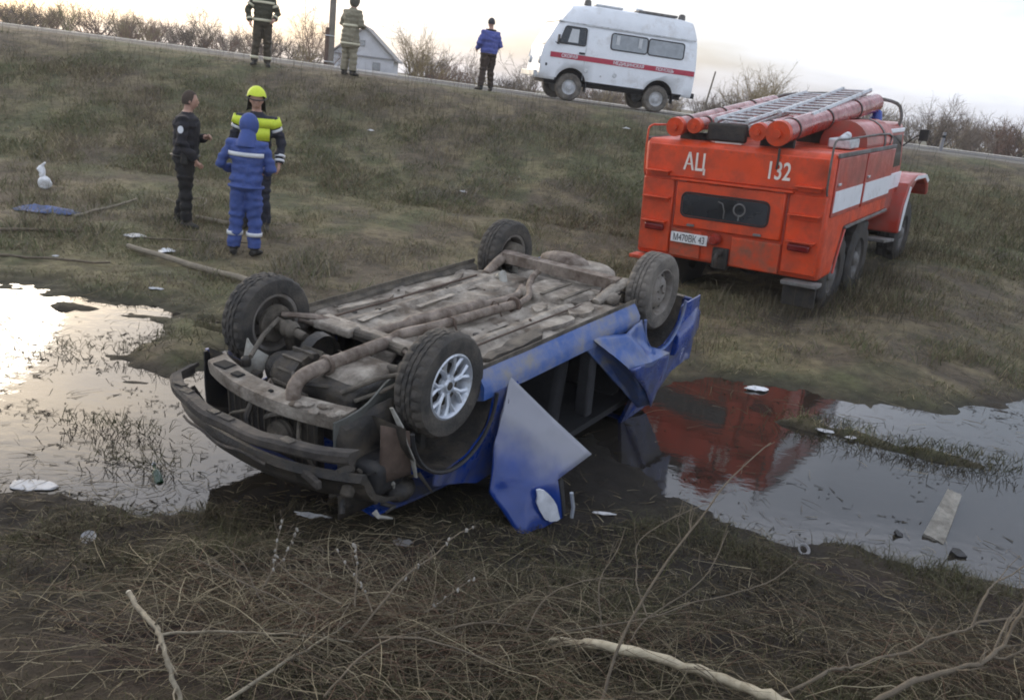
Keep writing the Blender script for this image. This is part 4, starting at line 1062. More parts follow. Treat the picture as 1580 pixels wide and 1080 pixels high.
m = MB(); m.tube([(2.45, -.86, 2.12), (2.53, -.86, 2.12)], .312, 22); m.build('tank_band', MT['grey_step'], truck, smooth=40)
m = MB(); m.box((1.05, -.98, 2.16), (.42, .28, .12)); m.tube([(.9, -.98, 2.2), (1.2, -.98, 2.25)], .05, 10); m.build('floodlight', MT['galv'], truck, bevel=.02)
m = MB(); m.tube([(.15, -.02, 2.08), (.15, .32, 2.08)], .05, 10); m.build('roof_roller', MT['letter'], truck)
# cab, bonnet, fenders
m = MB()
prof = [(3.12, .95), (3.12, 2.20), (3.25, 2.36), (4.25, 2.36), (4.45, 2.28), (4.68, 1.72), (4.72, .95)]
m.prism([(x, 1.02, z) for x, z in prof], (0, -2.04, 0)); cab = m.build('cab', MT['red_side'], truck, bevel=.09, seg=4)
for s in (1, -1):
    m = MB(); m.prism([(3.35, s * 1.024, 1.70), (3.35, s * 1.024, 2.18), (4.25, s * 1.024, 2.18), (4.48, s * 1.024, 1.70)], (0, s * .006, 0)); m.build('door_window', MT['glass_dark'], cab)
    m = MB(); m.box((3.22, s * 1.03, 1.68), (.10, .03, 1.15)); m.box((3.75, s * 1.03, 2.25), (1.1, .03, .06)); m.build('white_door_frame', MT['white_paint'], cab, bevel=.01)
    m = MB(); m.box((3.95, s * 1.03, 1.48), (1.4, .02, .24)); m.build('white_band', MT['white_paint'], cab, bevel=.006)
    # front fender: arched shell over the wheel
    fp = [(4.30, .66), (4.36, 1.10), (4.62, 1.42), (5.1, 1.53), (5.9, 1.50), (6.22, 1.38), (6.34, 1.16)]
    ip = [(6.24, 1.10), (6.10, 1.30), (5.75, 1.42), (5.1, 1.42), (4.78, 1.28), (4.56, .98), (4.48, .66)]
    m = MB(); m.prism([(x, s * .66, z) for x, z in fp + ip], (0, s * .56, 0)); fd = m.build('front_fender', MT['red_side'], truck, bevel=.03)
    m = MB(); m.prism([(x, s * 1.222, z) for x, z in ((4.32, .70), (4.37, 1.08), (4.60, 1.38), (4.70, 1.36), (4.56, 1.02), (4.46, .70))], (0, s * .006, 0)); m.build('white_edge', MT['white_paint'], fd)
    m = MB(); m.prism([(x, s * 1.222, z) for x, z in ((4.85, 1.455), (5.1, 1.515), (5.9, 1.485), (6.2, 1.37), (6.1, 1.33), (5.8, 1.44), (5.1, 1.46))], (0, s * .006, 0)); m.build('white_edge', MT['white_paint'], fd)
    m = MB(); m.box((3.75, s * 1.05, .62), (.75, .34, .05), (0, .1, 0)); m.build('cab_step', MT['grey_step'], truck, bevel=.012)
    m = MB(); m.tube(smooth_path([(4.4, s * 1.03, 2.0), (4.45, s * 1.20, 2.16), (4.45, s * 1.26, 2.18)], 3), .012, 6); m.box((4.45, s * 1.30, 2.18), (.05, .13, .17)); m.build('wing_mirror', MT['chassis'], truck, bevel=.01)
m = MB(); m.prism([(4.66, .62, 1.0), (4.66, .62, 1.66), (6.0, .55, 1.52), (6.25, .5, 1.35), (6.25, .5, .85)], (0, -1.2, 0)); m.build('bonnet', MT['red_side'], truck, bevel=.08, seg=3)
m = MB(); m.prism([(4.46, .95, 2.20), (4.66, .95, 1.74), (4.66, -.95, 1.74), (4.46, -.95, 2.20)], (.02, 0, .01)); m.build('windscreen', MT['glass_dark'], cab)
m = MB(); m.box((6.42, 0, .80), (.10, 1.9, .22)); m.build('front_bumper', MT['chassis'], truck, bevel=.03)
for s in (1, -1):
    m = MB(); m.lathe([(0, -.05), (.05, -.06), (.11, .0), (.115, .04), (0, .05)], 18, 'X', (6.28, s * .85, 1.2)); m.build('headlamp', MT['galv'], truck)
# arched guard over the cab roof with blue beacon
m = MB(); m.tube(smooth_path([(4.0, -1.0, 2.30), (4.02, -1.0, 2.50), (4.05, -.82, 2.66), (4.05, 0, 2.72), (4.05, .82, 2.66), (4.02, 1.0, 2.50), (4.0, 1.0, 2.30)], 4), .025, 8); m.build('cab_roof_arch', MT['grey_step'], truck, smooth=60)
m = MB(); m.lathe([(.09, 0), (.09, .05), (.075, .14), (.03, .18), (0, .18)], 16, 'Z', (3.8, -.70, 2.36)); m.build('blue_beacon', pmat('blue_beacon', (.02, .06, .35), rough=.15), truck)
# running gear
for y in (.38, -.38):
    m = MB(); m.box((3.1, y, .80), (6.2, .10, .22)); m.build('chassis_rail', MT['chassis'], truck, bevel=.01)
m = MB(); m.box((3.0, -.75, .72), (.9, .4, .45)); m.build('fuel_tank', MT['chassis'], truck, bevel=.05)
m = MB(); m.box((1.75, 0, 1.13), (2.3, 1.9, .05)); m.build('inner_arch', MT['chassis'], truck)
def truck_wheel(x, s):
    rt = empty('wheel', (x, s * .95, .52), (0, 0, 0), truck)
    Rr, w = .56, .32
    prof = [(.27, -.11), (.30, -.15), (.44, -.165), (.52, -.15), (Rr, -.12), (Rr, -.035), (Rr - .025, -.03), (Rr - .025, .03), (Rr, .035), (Rr, .12), (.52, .15), (.44, .165), (.30, .15), (.27, .11)]
    m = MB(); m.lathe(prof, 60, 'Y', disp=lambda k, j: (-.03 if j in (3, 4, 5) and (k // 2) % 2 == 0 else 0) + (-.03 if j in (8, 9, 10) and (k // 2) % 2 == 1 else 0)); m.build('tyre', MT['truck_tyre'], rt, smooth=30)
    m = MB(); m.lathe([(.275, s * .12), (.25, s * .09), (.24, s * .03), (.12, s * .02), (.10, s * .12), (.06, s * .15), (0, s * .15)], 28, 'Y'); rm = m.build('rim', MT['grey_step'], rt, smooth=40)
    for q in range(8):
        a = 2 * PI * q / 8; m = MB(); m.lathe([(0, .0), (.014, .0), (.014, -.03)], 6, 'Y'); o = m.build('wheel_nut', MT['chassis'], rm); o.location = (math.cos(a) * .17, s * .05, math.sin(a) * .17)
for x in (1.12, 2.37, 5.45):
    for s in (1, -1): truck_wheel(x, s)
    m = MB(); m.tube([(x, -.95, .52), (x, 0, .50), (x, .95, .52)], [.09, .10, .09], 10); m.ell((x, 0, .52), (.22, .2, .2)); m.build('axle', MT['chassis'], truck)

# ------------------------------------------------------------------ ambulance van
MT['amb'] = pmat('white_van_paint', (.80, .83, .86), rough=.32, var=.04, scale=3, dirt=((.52, .50, .47), .16, 2.5), coat=.3)
MT['amb_red'] = pmat('ambulance_red_stripe', (.42, .030, .060), rough=.4, var=.08)
MT['amb_glass'] = pmat('grey_tinted_glass', (.27, .29, .305), rough=.06, var=.2, scale=4, spec=.8)
MT['rubber'] = pmat('black_rubber', (.025, .025, .027), rough=.7, var=.2)
MT['van_rim'] = pmat('pale_grey_rim', (.50, .51, .52), rough=.5, var=.15, dirt=((.3, .27, .24), .35, 9.0))
AX, AY = 1.68, 24.74
amb = empty('ambulance', (AX, AY, hz(AX, AY) + .01), (R(-1.0), R(-.4), R(192.8)))
tag(amb, 'white high-roofed ambulance van with red stripe on the roadside', 'ambulance')
def van_section(x, up=False):
    """half outline list (y,z) from bottom centre up to roof centre"""
    t = max(0, (x - 1.55) / .6); tb = max(0, (-x - 1.85) / .25)
    w = .965 - .16 * t ** 2 - .05 * tb ** 2
    return [(0, .50), (w * .55, .50), (w * .93, .50), (w * .985, .56), (w, .75), (w, 1.05), (w * .995, 1.30), (w * .975, 1.60), (w * .93, 1.88), (w * .90, 1.95), (w * .60, 1.99), (0, 2.0)]
def shear(x, z):
    k = max(0, min(1, (x - .9) / 1.25)); k = k * k
    k2 = max(0, min(1, (-x - 1.6) / .5))
    return x - k * (max(0, z - 1.22) * .52 + max(0, .62 - z) * .3) + k2 * max(0, z - 1.2) * .10
def loft(m, xs, secf, shf):
    rows_ = []
    for x in xs:
        h = secf(x)
        pts = [(shf(x, z), y, z) for y, z in h] + [(shf(x, z), -y, z) for y, z in reversed(h[1:-1])]
        rows_.append(pts)
    n = len(rows_[0]); vs = [p for r_ in rows_ for p in r_]; fs = []
    for i in range(len(rows_) - 1):
        for k in range(n):
            a = i * n + k; b = i * n + (k + 1) % n; fs.append((a, b, b + n, a + n))
    fs += [tuple(range(n)), tuple(range((len(rows_) - 1) * n, len(rows_) * n))]
    m.add(vs, fs); return m
vx = [-2.16, -2.12, -2.0, -1.85, -1.4, -.7, 0, .7, 1.2, 1.5, 1.75, 1.95, 2.08, 2.15]
m = loft(MB(), vx, van_section, shear)
vb = m.build('body', [MT['amb'], MT['rubber']], amb, smooth=35)
cut = MB()
for x in (1.30, -1.17):
    cut.tube([(x, .55, .42), (x, 1.2, .42)], .43, 28); cut.tube([(x, -.55, .42), (x, -1.2, .42)], .43, 28)
co = cut.build('cut', MT['rubber'])
co.parent = amb
bpy.context.view_layer.update()
bo = vb.modifiers.new('b', 'BOOLEAN'); bo.operation = 'DIFFERENCE'; bo.object = co; bo.solver = 'EXACT'
dg = bpy.context.evaluated_depsgraph_get()
me2 = bpy.data.meshes.new_from_object(vb.evaluated_get(dg))
vb.modifiers.clear()
if len(me2.polygons) > 50:
    me2.materials.clear(); me2.materials.append(MT['amb']); me2.materials.append(MT['rubber'])
    for p in me2.polygons:
        p.material_index = 1 if (p.center.z < .86 and abs(p.center.y) < .93 and p.center.z > .503 and abs(p.center.x) < 1.8) else 0
    vb.data = me2
bpy.data.objects.remove(co)
def roof_section(x):
    t = max(0, (x - .9) / .6); tb = max(0, (-x - 1.75) / .3)
    w = .90 - .10 * t ** 2 - .04 * tb; h = 2.46 - .05 * t - .03 * tb
    return [(0, 1.965), (w * .99, 1.965), (w * 1.0, 2.0), (w * .94, 2.25), (w * .84, h - .04), (w * .70, h), (0, h + .03)]
m = loft(MB(), [-2.06, -1.98, -1.6, -.8, 0, .8, 1.2, 1.5, 1.72], roof_section, lambda x, z: x - (max(0, min(1, (x - .8) / .9)) * (z - 1.97) * .75) + (max(0, min(1, (-x - 1.5) / .5)) * (z - 1.97) * .35)); m.build('raised_roof', MT['amb'], amb, smooth=35)
m = MB(); m.box((-.2, .915, 1.955), (3.6, .03, .03)); m.build('roof_seam', MT['galv'], amb)
m = MB(); m.box((-.2, -.915, 1.955), (3.6, .03, .03)); m.build('roof_seam', MT['galv'], amb)
m = MB(); m.box((1.62, 0, 1.96), (.34, 1.7, .035), (0, -.12, 0)); m.build('sun_visor', MT['galv'], amb, bevel=.01)
def side_at(z): 
    return .965 * np.interp(z, [.75, 1.05, 1.30, 1.60, 1.88], [1, 1, .995, .975, .93])
def side_win(name, x0, x1, z0, z1, s, glass, r_=.07, slant=0, parent=amb):
    zc = (z0 + z1) / 2; xc = (x0 + x1) / 2
    out = []
    for a, b in rrect(abs(x1 - x0), z1 - z0, r_, 5):
        z = zc + b; x = xc + a - (slant * (z - zc) if a > 0 else 0)
        out.append((x, s * (side_at(z) + .004), z))
    m = MB(); m.prism(out, (0, s * .010, 0)); w_ = m.build(name, glass, parent, smooth=30)
    big = [(p[0] + (.012 if p[0] > xc else -.012), p[1] + s * .008, p[2] + (.012 if p[2] > zc else -.012)) for p in out]
    m = MB(); m.tube(big + [big[0]], .016, 6, caps=False); m.build('window_seal', MT['rubber'], w_)
    return w_
MT['curtain'] = pmat('pale_curtain_and_pane_brightness', (.55, .57, .58), rough=.8, var=.1)
for s in (1, -1):
    w1 = side_win('side_window', .33, -.66, 1.46, 1.84, s, MT['amb_glass'])
    for x in (.16, -.46):
        m = MB(); m.box((x, s * (side_at(1.65) + .016), 1.65), (.10, .003, .32)); m.build('curtain', MT['curtain'], w1)
    side_win('side_window', -.71, -1.70, 1.46, 1.84, s, MT['amb_glass'])
    cw = side_win('cab_window', 1.04, 1.66, 1.44, 1.85, s, MT['glass_dark'], .05, .35)
    m = MB(); m.prism([(1.24, s * (side_at(1.48) + .018), 1.475), (1.52, s * (side_at(1.48) + .018), 1.475), (1.44, s * (side_at(1.8) + .018), 1.81), (1.24, s * (side_at(1.8) + .018), 1.81)], (0, s * .002, 0)); m.build('painted_bright_pane', MT['curtain'], cw)  # pale sheet over dark glass, painting the brightness in the cab window
    st = MB(); st.prism([(1.93, s * (.975 - .05), 1.06), (1.60, s * .972, 1.06), (-2.1, s * .972, 1.06), (-2.1, s * .968, 1.19), (1.60, s * .968, 1.19), (1.93, s * (.972 - .05), 1.19)], (0, s * .004, 0)); sp_ = st.build('red_stripe', MT['amb_red'], amb, smooth=0)
    xd = (-s, 0, 0)
    for wd, xc in ((('СКОРАЯ', 1.42), ('МЕДИЦИНСКАЯ', -.22), ('ПОМОЩЬ', -1.25)) if s > 0 else (('ПОМОЩЬ', 1.3), ('МЕДИЦИНСКАЯ', -.22), ('СКОРАЯ', -1.25))):
        text_mesh('stripe_text', wd, .115, MT['white_paint'], sp_, face_M((xc, s * .981, 1.122), xd, (0, 0, 1)), .95, .001, .002)
    for x in (1.0,):
        m = MB(); m.box((x, s * .968, 1.22), (.008, .008, 1.3)); m.build('door_seam', MT['galv'], amb)
    m = MB(); m.box((1.10, s * .985, 1.24), (.16, .03, .05)); m.build('door_handle', MT['rubber'], amb, bevel=.01)
    for x, z, r_ in ((.93, .82, .05), (.12, .80, .055), (.5, .74, .025)):
        m = MB(); m.lathe([(0, .012), (r_, .010), (r_ * 1.1, 0)], 14, 'Y', (0, 0, 0)); o = m.build('filler_flap', MT['galv'], amb); o.location = (x, s * .966, z); o.scale = (1, s, 1)
    m = MB(); m.tube(smooth_path([(1.72, s * .90, 1.40), (1.86, s * 1.10, 1.42), (1.88, s * 1.13, 1.44)], 3), .012, 6); m.box((1.80, s * 1.10, 1.50), (.04, .13, .24)); m.build('wing_mirror', MT['rubber'], amb, bevel=.01)
    m = MB(); m.lathe([(0, .05), (.07, .045), (.10, .02), (.105, -.02)], 18, 'X', (2.12, s * .62, .95)); m.build('headlamp', MT['galv'], amb)
    m = MB(); m.box((1.98, s * .86, .86), (.08, .05, .07)); m.build('indicator_lamp', MT['rubber'], amb, bevel=.01)
    m = MB(); m.box((.86, s * .84, .42), (.02, .22, .26)); m.build('mud_flap', MT['rubber'], amb)
    m = MB(); m.box((-1.62, s * .84, .42), (.02, .22, .26)); m.build('mud_flap', MT['rubber'], amb)
m = MB(); m.prism([(1.98, .74, 1.36), (1.98, -.74, 1.36), (1.70, -.70, 1.86), (1.70, .70, 1.86)], (.02, 0, .012)); m.build('windscreen', MT['amb_glass'], amb)
m = MB(); m.box((2.25, 0, .60), (.10, 1.7, .16)); m.build('front_bumper', MT['galv'], amb, bevel=.02)
m = MB(); m.box((-2.24, 0, .56), (.10, 1.6, .14)); m.build('rear_bumper', MT['rubber'], amb, bevel=.02)
m = MB(); m.box((0, 0, .46), (3.9, 1.2, .12)); m.build('chassis', MT['rubber'], amb)
for x, nm in ((1.0, 1), (-1.66, 1)):
    m = MB(); m.lathe([(.10, 0), (.10, .03), (.085, .12), (.04, .15), (0, .15)], 14, 'Z', (x, 0.45, 2.455)); m.build('roof_beacon', MT['grey_step'], amb)
m = MB(); m.box((.42, .4, 2.50), (.75, .35, .05)); m.build('roof_vent', MT['galv'], amb, bevel=.015)
m = MB(); m.box((-.95, .35, 2.51), (1.1, .45, .06)); m.build('roof_rack', MT['grey_step'], amb, bevel=.015)
m = MB(); m.box((-.55, 0, 2.56), (.2, .2, .10)); m.build('roof_hatch', MT['amb'], amb, bevel=.02)
for x in (1.30, -1.17):
    for s in (1, -1):
        rt = empty('wheel', (x, s * .80, .36), (0, 0, 0), amb)
        m = MB(); m.lathe([(.19, -.08), (.21, -.10), (.30, -.11), (.345, -.09), (.36, -.06), (.36, .06), (.345, .09), (.30, .11), (.21, .10), (.19, .08)], 36, 'Y', disp=lambda k, j: -.012 if j in (3, 4, 5, 6) and k % 2 else 0); m.build('tyre', MT['tyre_dusty'], rt, smooth=30)
        m = MB(); m.lathe([(.195, s * .09), (.18, s * .05), (.13, s * .04), (.10, s * .07), (.07, s * .075), (.06, s * .12), (0, s * .12)], 24, 'Y'); m.build('rim', MT['van_rim'], rt, smooth=40)

# ------------------------------------------------------------------ people (local: facing +Y, X to their right, Z up)
MT['skin'] = pmat('skin', (.46, .27, .20), rough=.6, var=.08, scale=20)
MT['hair_brown'] = pmat('short_brown_hair', (.060, .042, .030), rough=.8, var=.3, scale=40, bump=.4, bscale=120)
MT['reflect'] = pmat('silver_reflective_tape', (.68, .69, .70), rough=.4, var=.08, scale=12)
MT['hivis'] = pmat('fluorescent_yellow', (.66, .78, .05), rough=.6, var=.08, scale=12)
MT['boot'] = pmat('black_boot_leather', (.022, .021, .020), rough=.6, var=.3, scale=12, dirt=((.07, .06, .045), .35, 12.0))
def cloth(name, c, d=None): return pmat(name, c, rough=.85, var=.16, scale=7, bump=.45, bscale=16, dirt=d)
def lerp3(a, b, t): return tuple(a[i] + (b[i] - a[i]) * t for i in range(3))

def hand(m, wrist, d, side, curl=.5, size=1.0, nrm=None):
    """palm and five bent fingers; d = forearm direction, nrm = back-of-hand side"""
    d = Vector(d).normalized(); n = Vector(nrm) if nrm is not None else Vector((side, 0, 0))
    n = (n - d * n.dot(d)); n.normalize(); t = d.cross(n) * side      # t points towards the thumb
    w = Vector(wrist); s = size
    pc = w + d * .055 * s
    m.tube([w - d * .02, w + d * .03 * s, w + d * .085 * s], [.024 * s, .036 * s, .036 * s], 10, flat=.55)
    # four fingers of unequal length
    for k, L in enumerate((.070, .080, .075, .058)):
        off = (.027 - k * .018) * s
        b = w + d * .085 * s + t * off
        p1 = b + (d * math.cos(curl * .6) - n * math.sin(curl * .6)) * L * .45 * s
        p2 = p1 + (d * math.cos(curl * 1.5) - n * math.sin(curl * 1.5)) * L * .33 * s
        p3 = p2 + (d * math.cos(curl * 2.2) - n * math.sin(curl * 2.2)) * L * .26 * s
        m.tube([b - d * .02, p1, p2, p3], [.0100 * s, .0098 * s, .009 * s, .0075 * s], 8)
    b = w + d * .03 * s + t * .026 * s
    p1 = b + (d * .6 + t * .7 - n * .2).normalized() * .035 * s
    p2 = p1 + (d * .9 + t * .2 - n * .4).normalized() * .030 * s
    m.tube([b - t * .01, p1, p2], [.013 * s, .012 * s, .009 * s], 8)

def person(label, loc, yaw, H_, pose, jacket, trousers, boots, cat='person', voxel=.010, bulk=1.0, head_yaw=0.0, head_pitch=0.0, loose=1.0, coat=False):
    k = H_ / 1.78
    root = empty('person', loc, (0, 0, yaw)); tag(root, label, cat); root.scale = (k, k, k)
    m = MB()
    lean = pose.get('lean', (0, 0)); sway = pose.get('sway', 0)
    def T(p):   # torso lean above the pelvis
        f = max(0, p[2] - .95) / .55
        return (p[0] + lean[0] * f + sway * max(0, 1 - abs(p[2] - .95) / .95), p[1] + lean[1] * f, p[2] - .03 * f * abs(lean[1]) * 4)
    b = bulk
    lv = [(.84, .13, .11), (.90, .172, .135), (.98, .180, .142), (1.06, .170, .135), (1.16, .172, .135), (1.28, .192, .145), (1.38, .205, .140), (1.44, .175, .120), (1.485, .10, .085), (1.52, .062, .062)]
    if coat: lv = [(.62, .17, .145), (.70, .20, .165), (.80, .205, .165)] + lv[2:]
    n = 20; vs = []; fs = []
    for z, rx, ry in lv:
        for q in range(n):
            a = 2 * PI * q / n
            vs.append(T((math.cos(a) * rx * (b if z < 1.45 else 1), math.sin(a) * ry * (b if z < 1.45 else 1) + .005, z)))
    for i in range(len(lv) - 1):
        for q in range(n):
            a = i * n + q; c = i * n + (q + 1) % n; fs.append((a, c, c + n, a + n))
    fs += [tuple(reversed(range(n))), tuple(range((len(lv) - 1) * n, len(lv) * n))]
    m.add(vs, fs)
    J = {}
    for s in (1, -1):
        lg = pose['legs'][0 if s > 0 else 1]            # (knee, ankle, toe direction)
        hip = T((s * .09, 0, .90)); kn, an, toe = lg
        L = loose
        pts = [hip, lerp3(hip, kn, .4), lerp3(hip, kn, .75), kn, lerp3(kn, an, .35), lerp3(kn, an, .75), (an[0], an[1], an[2] + .02)]
        m.tube(pts, [.098 * b, .094 * b, .078 * L, .068 * L, .070 * L, .066 * L, .062 * L], 16)
        tx, ty = toe; tl = math.hypot(tx, ty); tx, ty = tx / tl, ty / tl
        m.tube([(an[0] - tx * .07, an[1] - ty * .07, an[2] - .035), (an[0], an[1], an[2] - .025), (an[0] + tx * .09, an[1] + ty * .09, an[2] - .042), (an[0] + tx * .17, an[1] + ty * .17, an[2] - .055)], [.042, .055, .046, .032], 12, flat=.95)
        m.tube([(an[0], an[1], an[2] + .10), (an[0], an[1], an[2] - .03)], [.055, .05], 12)
        ar = pose['arms'][0 if s > 0 else 1]            # (elbow, wrist)
        sh = T((s * .195, 0, 1.415)); el, wr = ar[0], ar[1]
        m.ell((sh[0] - s * .02, sh[1], sh[2] - .01), (.070 * b, .070 * b, .070), 14, 10)
        m.tube([T((s * .12, 0, 1.40)), sh, lerp3(sh, el, .5), el, lerp3(el, wr, .5), wr], [.07 * b, .070 * b, .062 * b, .056 * b, .052 * b, .043 * b], 14)
        d = (Vector(wr) - Vector(el)).normalized()
        hand(m, wr, d, s, ar[2] if len(ar) > 2 else .5, 1.0, ar[3] if len(ar) > 3 else None)
        J[s] = (Vector(wr), d)
    # neck and head
    nk = Vector(T((0, .01, 1.50))); hc = Vector(T((0, .035, 1.655)))
    m.tube([nk - Vector((0, 0, .06)), nk, hc + Vector((0, -.01, -.03))], [.066, .056, .055], 14)
    Mh = Euler((head_pitch, 0, head_yaw)).to_matrix()
    def HP(p): return tuple(hc + Mh @ Vector(p))
    hv = []; hf = []
    nu, nv = 24, 16
    for j in range(nv + 1):
        t = PI * j / nv
        for q in range(nu):
            a = 2 * PI * q / nu
            x = .076 * math.sin(t) * math.cos(a); y = .094 * math.sin(t) * math.sin(a); z = .118 * math.cos(t)
            if z < 0: x *= 1 - .25 * (-z / .118); y = y * (1 - .16 * (-z / .118)) + (.010 * (-z / .118) if y > 0 else .02 * (-z / .118))
            hv.append(HP((x, y, z)))
    for j in range(nv):
        for q in range(nu):
            a = j * nu + q; c = j * nu + (q + 1) % nu; hf.append((a, a + nu, c + nu, c))
    m.add(hv, hf)
    m.tube([HP((0, .088, .012)), HP((0, .104, -.018)), HP((0, .094, -.030))], [.008, .013, .010], 8)         # nose
    m.tube([HP((-.022, .086, -.058)), HP((0, .093, -.057)), HP((.022, .086, -.058))], [.006, .008, .006], 8)  # mouth
    m.tube([HP((-.045, .074, .020)), HP((-.018, .090, .022)), HP((.018, .090, .022)), HP((.045, .074, .020))], .009, 8)  # brow
    for s in (1, -1):
        m.ell(HP((s * .076, -.005, -.010)), (.010, .018, .030), 10, 8, (0, 0, head_yaw))
    o = m.build('tmp', jacket, None, smooth=0)
    rm = o.modifiers.new('r', 'REMESH'); rm.mode = 'VOXEL'; rm.voxel_size = voxel; rm.use_smooth_shade = True
    sm = o.modifiers.new('s', 'SMOOTH'); sm.iterations = 2; sm.factor = .5
    dg = bpy.context.evaluated_depsgraph_get()
    me = bpy.data.meshes.new_from_object(o.evaluated_get(dg))
    bpy.data.objects.remove(o)
    nvt = len(me.vertices); co_ = np.zeros(nvt * 3); me.vertices.foreach_get('co', co_); co_ = co_.reshape(-1, 3)
    no_ = np.zeros(nvt * 3); me.vertices.foreach_get('normal', no_); no_ = no_.reshape(-1, 3)
    # cloth folds below the neck
    fold = (fbm(co_[:, 0] * 9 + co_[:, 1] * 5, co_[:, 2] * 11, 5, 3) - .5) * .040 + (np.sin(co_[:, 2] * 55 + 6 * fbm(co_[:, 0] * 6, co_[:, 2] * 5, 8, 2)) * .006)
    wgt = np.clip((1.47 - co_[:, 2]) / .05, 0, 1) * np.clip((co_[:, 2] - .14) / .1, 0, 1)
    for s in (1, -1):
        wv, d = J[s]; al = (co_ - np.array(wv)) @ np.array(d); near = np.linalg.norm(co_ - np.array(wv), axis=1) < .26
        wgt = np.where(near & (al > -.03), 0, wgt)
    co_ = co_ + no_ * (fold * wgt)[:, None]
    me.vertices.foreach_set('co', co_.ravel())
    me.materials.clear()
    for mm in (jacket, trousers, boots, MT['skin']): me.materials.append(mm)
    pc = np.zeros(len(me.polygons) * 3); me.polygons.foreach_get('center', pc); pc = pc.reshape(-1, 3)
    mi = np.zeros(len(pc), np.int32)
    tz = .93 if not coat else .62
    armm = np.zeros(len(pc), bool)
    for s in (1, -1):
        el, wr = np.array(pose['arms'][0 if s > 0 else 1][0]), np.array(pose['arms'][0 if s > 0 else 1][1]); sh = np.array(T((s * .195, 0, 1.415)))
        for a_, b_ in ((sh, el), (el, wr)):
            t = np.clip(((pc - a_) @ (b_ - a_)) / ((b_ - a_) @ (b_ - a_)), 0, 1); armm |= np.linalg.norm(pc - (a_ + t[:, None] * (b_ - a_)), axis=1) < .085
    mi[(pc[:, 2] < tz) & ~armm] = 1
    mi[pc[:, 2] < .13] = 2
    if pose.get('lift'): 
        for an in pose['lift']: mi[np.linalg.norm(pc - np.array(an), axis=1) < .10] = 2
    hcn = np.array(hc)
    mi[(pc[:, 2] > 1.51) & (np.linalg.norm((pc - hcn) * np.array([1, 1, .8]), axis=1) < .20)] = 3
    for s in (1, -1):
        wv, d = J[s]; al = (pc - np.array(wv)) @ np.array(d); mi[(al > .0) & (np.linalg.norm(pc - np.array(wv), axis=1) < .26) & (al < .25) & (np.linalg.norm((pc - np.array(wv)) - al[:, None] * np.array(d), axis=1) < .09)] = 3
    me.polygons.foreach_set('material_index', mi)
    me.polygons.foreach_set('use_smooth', np.ones(len(pc), bool))
    body = link('body', me, root)
    eye = MT['ink']
    for s in (1, -1):
        q = MB(); q.ell(HP((s * .030, .080, .004)), (.010, .008, .006), 8, 6); q.build('eye', eye, root)
    root['_head'] = 0
    return root, HP, T

def band(root, name, pts, r_, w, mat, flat=1.0, n=20):
    """a tape band round a limb: pts = (centre, direction)"""
    c, d = Vector(pts[0]), Vector(pts[1]).normalized()
    q = MB(); q.tube([c - d * w / 2, c + d * w / 2], r_, n, flat=flat, caps=False)
    o = q.build(name, mat, root, smooth=60); solid(o, .006); o.modifiers['thick'].offset = 0
    return o
def torso_band(root, name, T, z, rx, ry, w, mat, a0=0, a1=2 * PI):
    q = MB(); n = 28
    vs = []; fs = []
    for i in range(n + 1):
        a = a0 + (a1 - a0) * i / n
        for zz in (z - w / 2, z + w / 2): vs.append(T((math.cos(a) * rx, math.sin(a) * ry + .005, zz)))
    for i in range(n): fs.append((2 * i, 2 * i + 2, 2 * i + 3, 2 * i + 1))
    q.add(vs, fs); o = q.build(name, mat, root, smooth=60); solid(o, .008); o.modifiers['thick'].offset = 0
    return o
def cap_shell(root, name, HP, mat, r_=(.086, .106, .125), z0=-.01, front=.4, thick=.0, c=(0, -.006, .008)):
    """hair or hood: ellipsoid shell kept above z0 at the back and a hairline at the front"""
    q = MB(); nu, nv = 26, 14; vs = []; fs = []
    for j in range(nv + 1):
        for i in range(nu):
            a = 2 * PI * i / nu
            lim = z0 if math.sin(a) < .1 else z0 + (front - z0) * min(1, (math.sin(a) - .1) / .55)
            tmax = math.acos(max(-1, min(1, lim / r_[2]))); t = tmax * j / nv
            vs.append(HP((c[0] + r_[0] * math.sin(t) * math.cos(a), c[1] + r_[1] * math.sin(t) * math.sin(a), c[2] + r_[2] * math.cos(t))))
    for j in range(nv):
        for i in range(nu):
            a = j * nu + i; b = j * nu + (i + 1) % nu; fs.append((a, a + nu, b + nu, b))
    q.add(vs, fs); return q.build(name, mat, root, smooth=60)

STAND = [((.10, .015, .50), (.115, -.01, .09), (.25, 1)), ((-.10, .015, .50), (-.115, -.01, .09), (-.25, 1))]
def place(x, y): return (x, y, hz(x, y) - .012)

navy = cloth('black_navy_uniform_cloth', (.017, .016, .020)); black = cloth('black_trouser_cloth', (.014, .013, .013))
# policeman in dark uniform, facing the other two
pr1, HP1, T1 = person('bareheaded man in dark police uniform with a pale sleeve badge', place(-4.50, 10.95), R(-78), 1.74,
    {'legs': [((.11, .03, .50), (.14, .05, .09), (.35, 1)), ((-.10, .0, .50), (-.13, -.10, .09), (-.2, 1))], 'arms': [((.28, .0, 1.14), (.24, .17, .93), .6, (1, 0, 0)), ((-.27, .06, 1.13), (-.10, .24, 1.20), .6, (-1, 0, .3))], 'lean': (0, .02)},
    navy, black, MT['boot'], head_yaw=R(8), bulk=1.16, loose=1.15)
cap_shell(pr1, 'hair', HP1, MT['hair_brown'], (.083, .102, .124), -.055, .075)
q = MB(); q.lathe([(0, .004), (.040, .003), (.042, -.002)], 18, 'X', (0, 0, 0)); o = q.build('sleeve_badge', MT['reflect'], pr1); o.location = (.312, .0, 1.30); o.rotation_euler = (0, R(-12), 0); o.scale = (1, .85, 1.15)
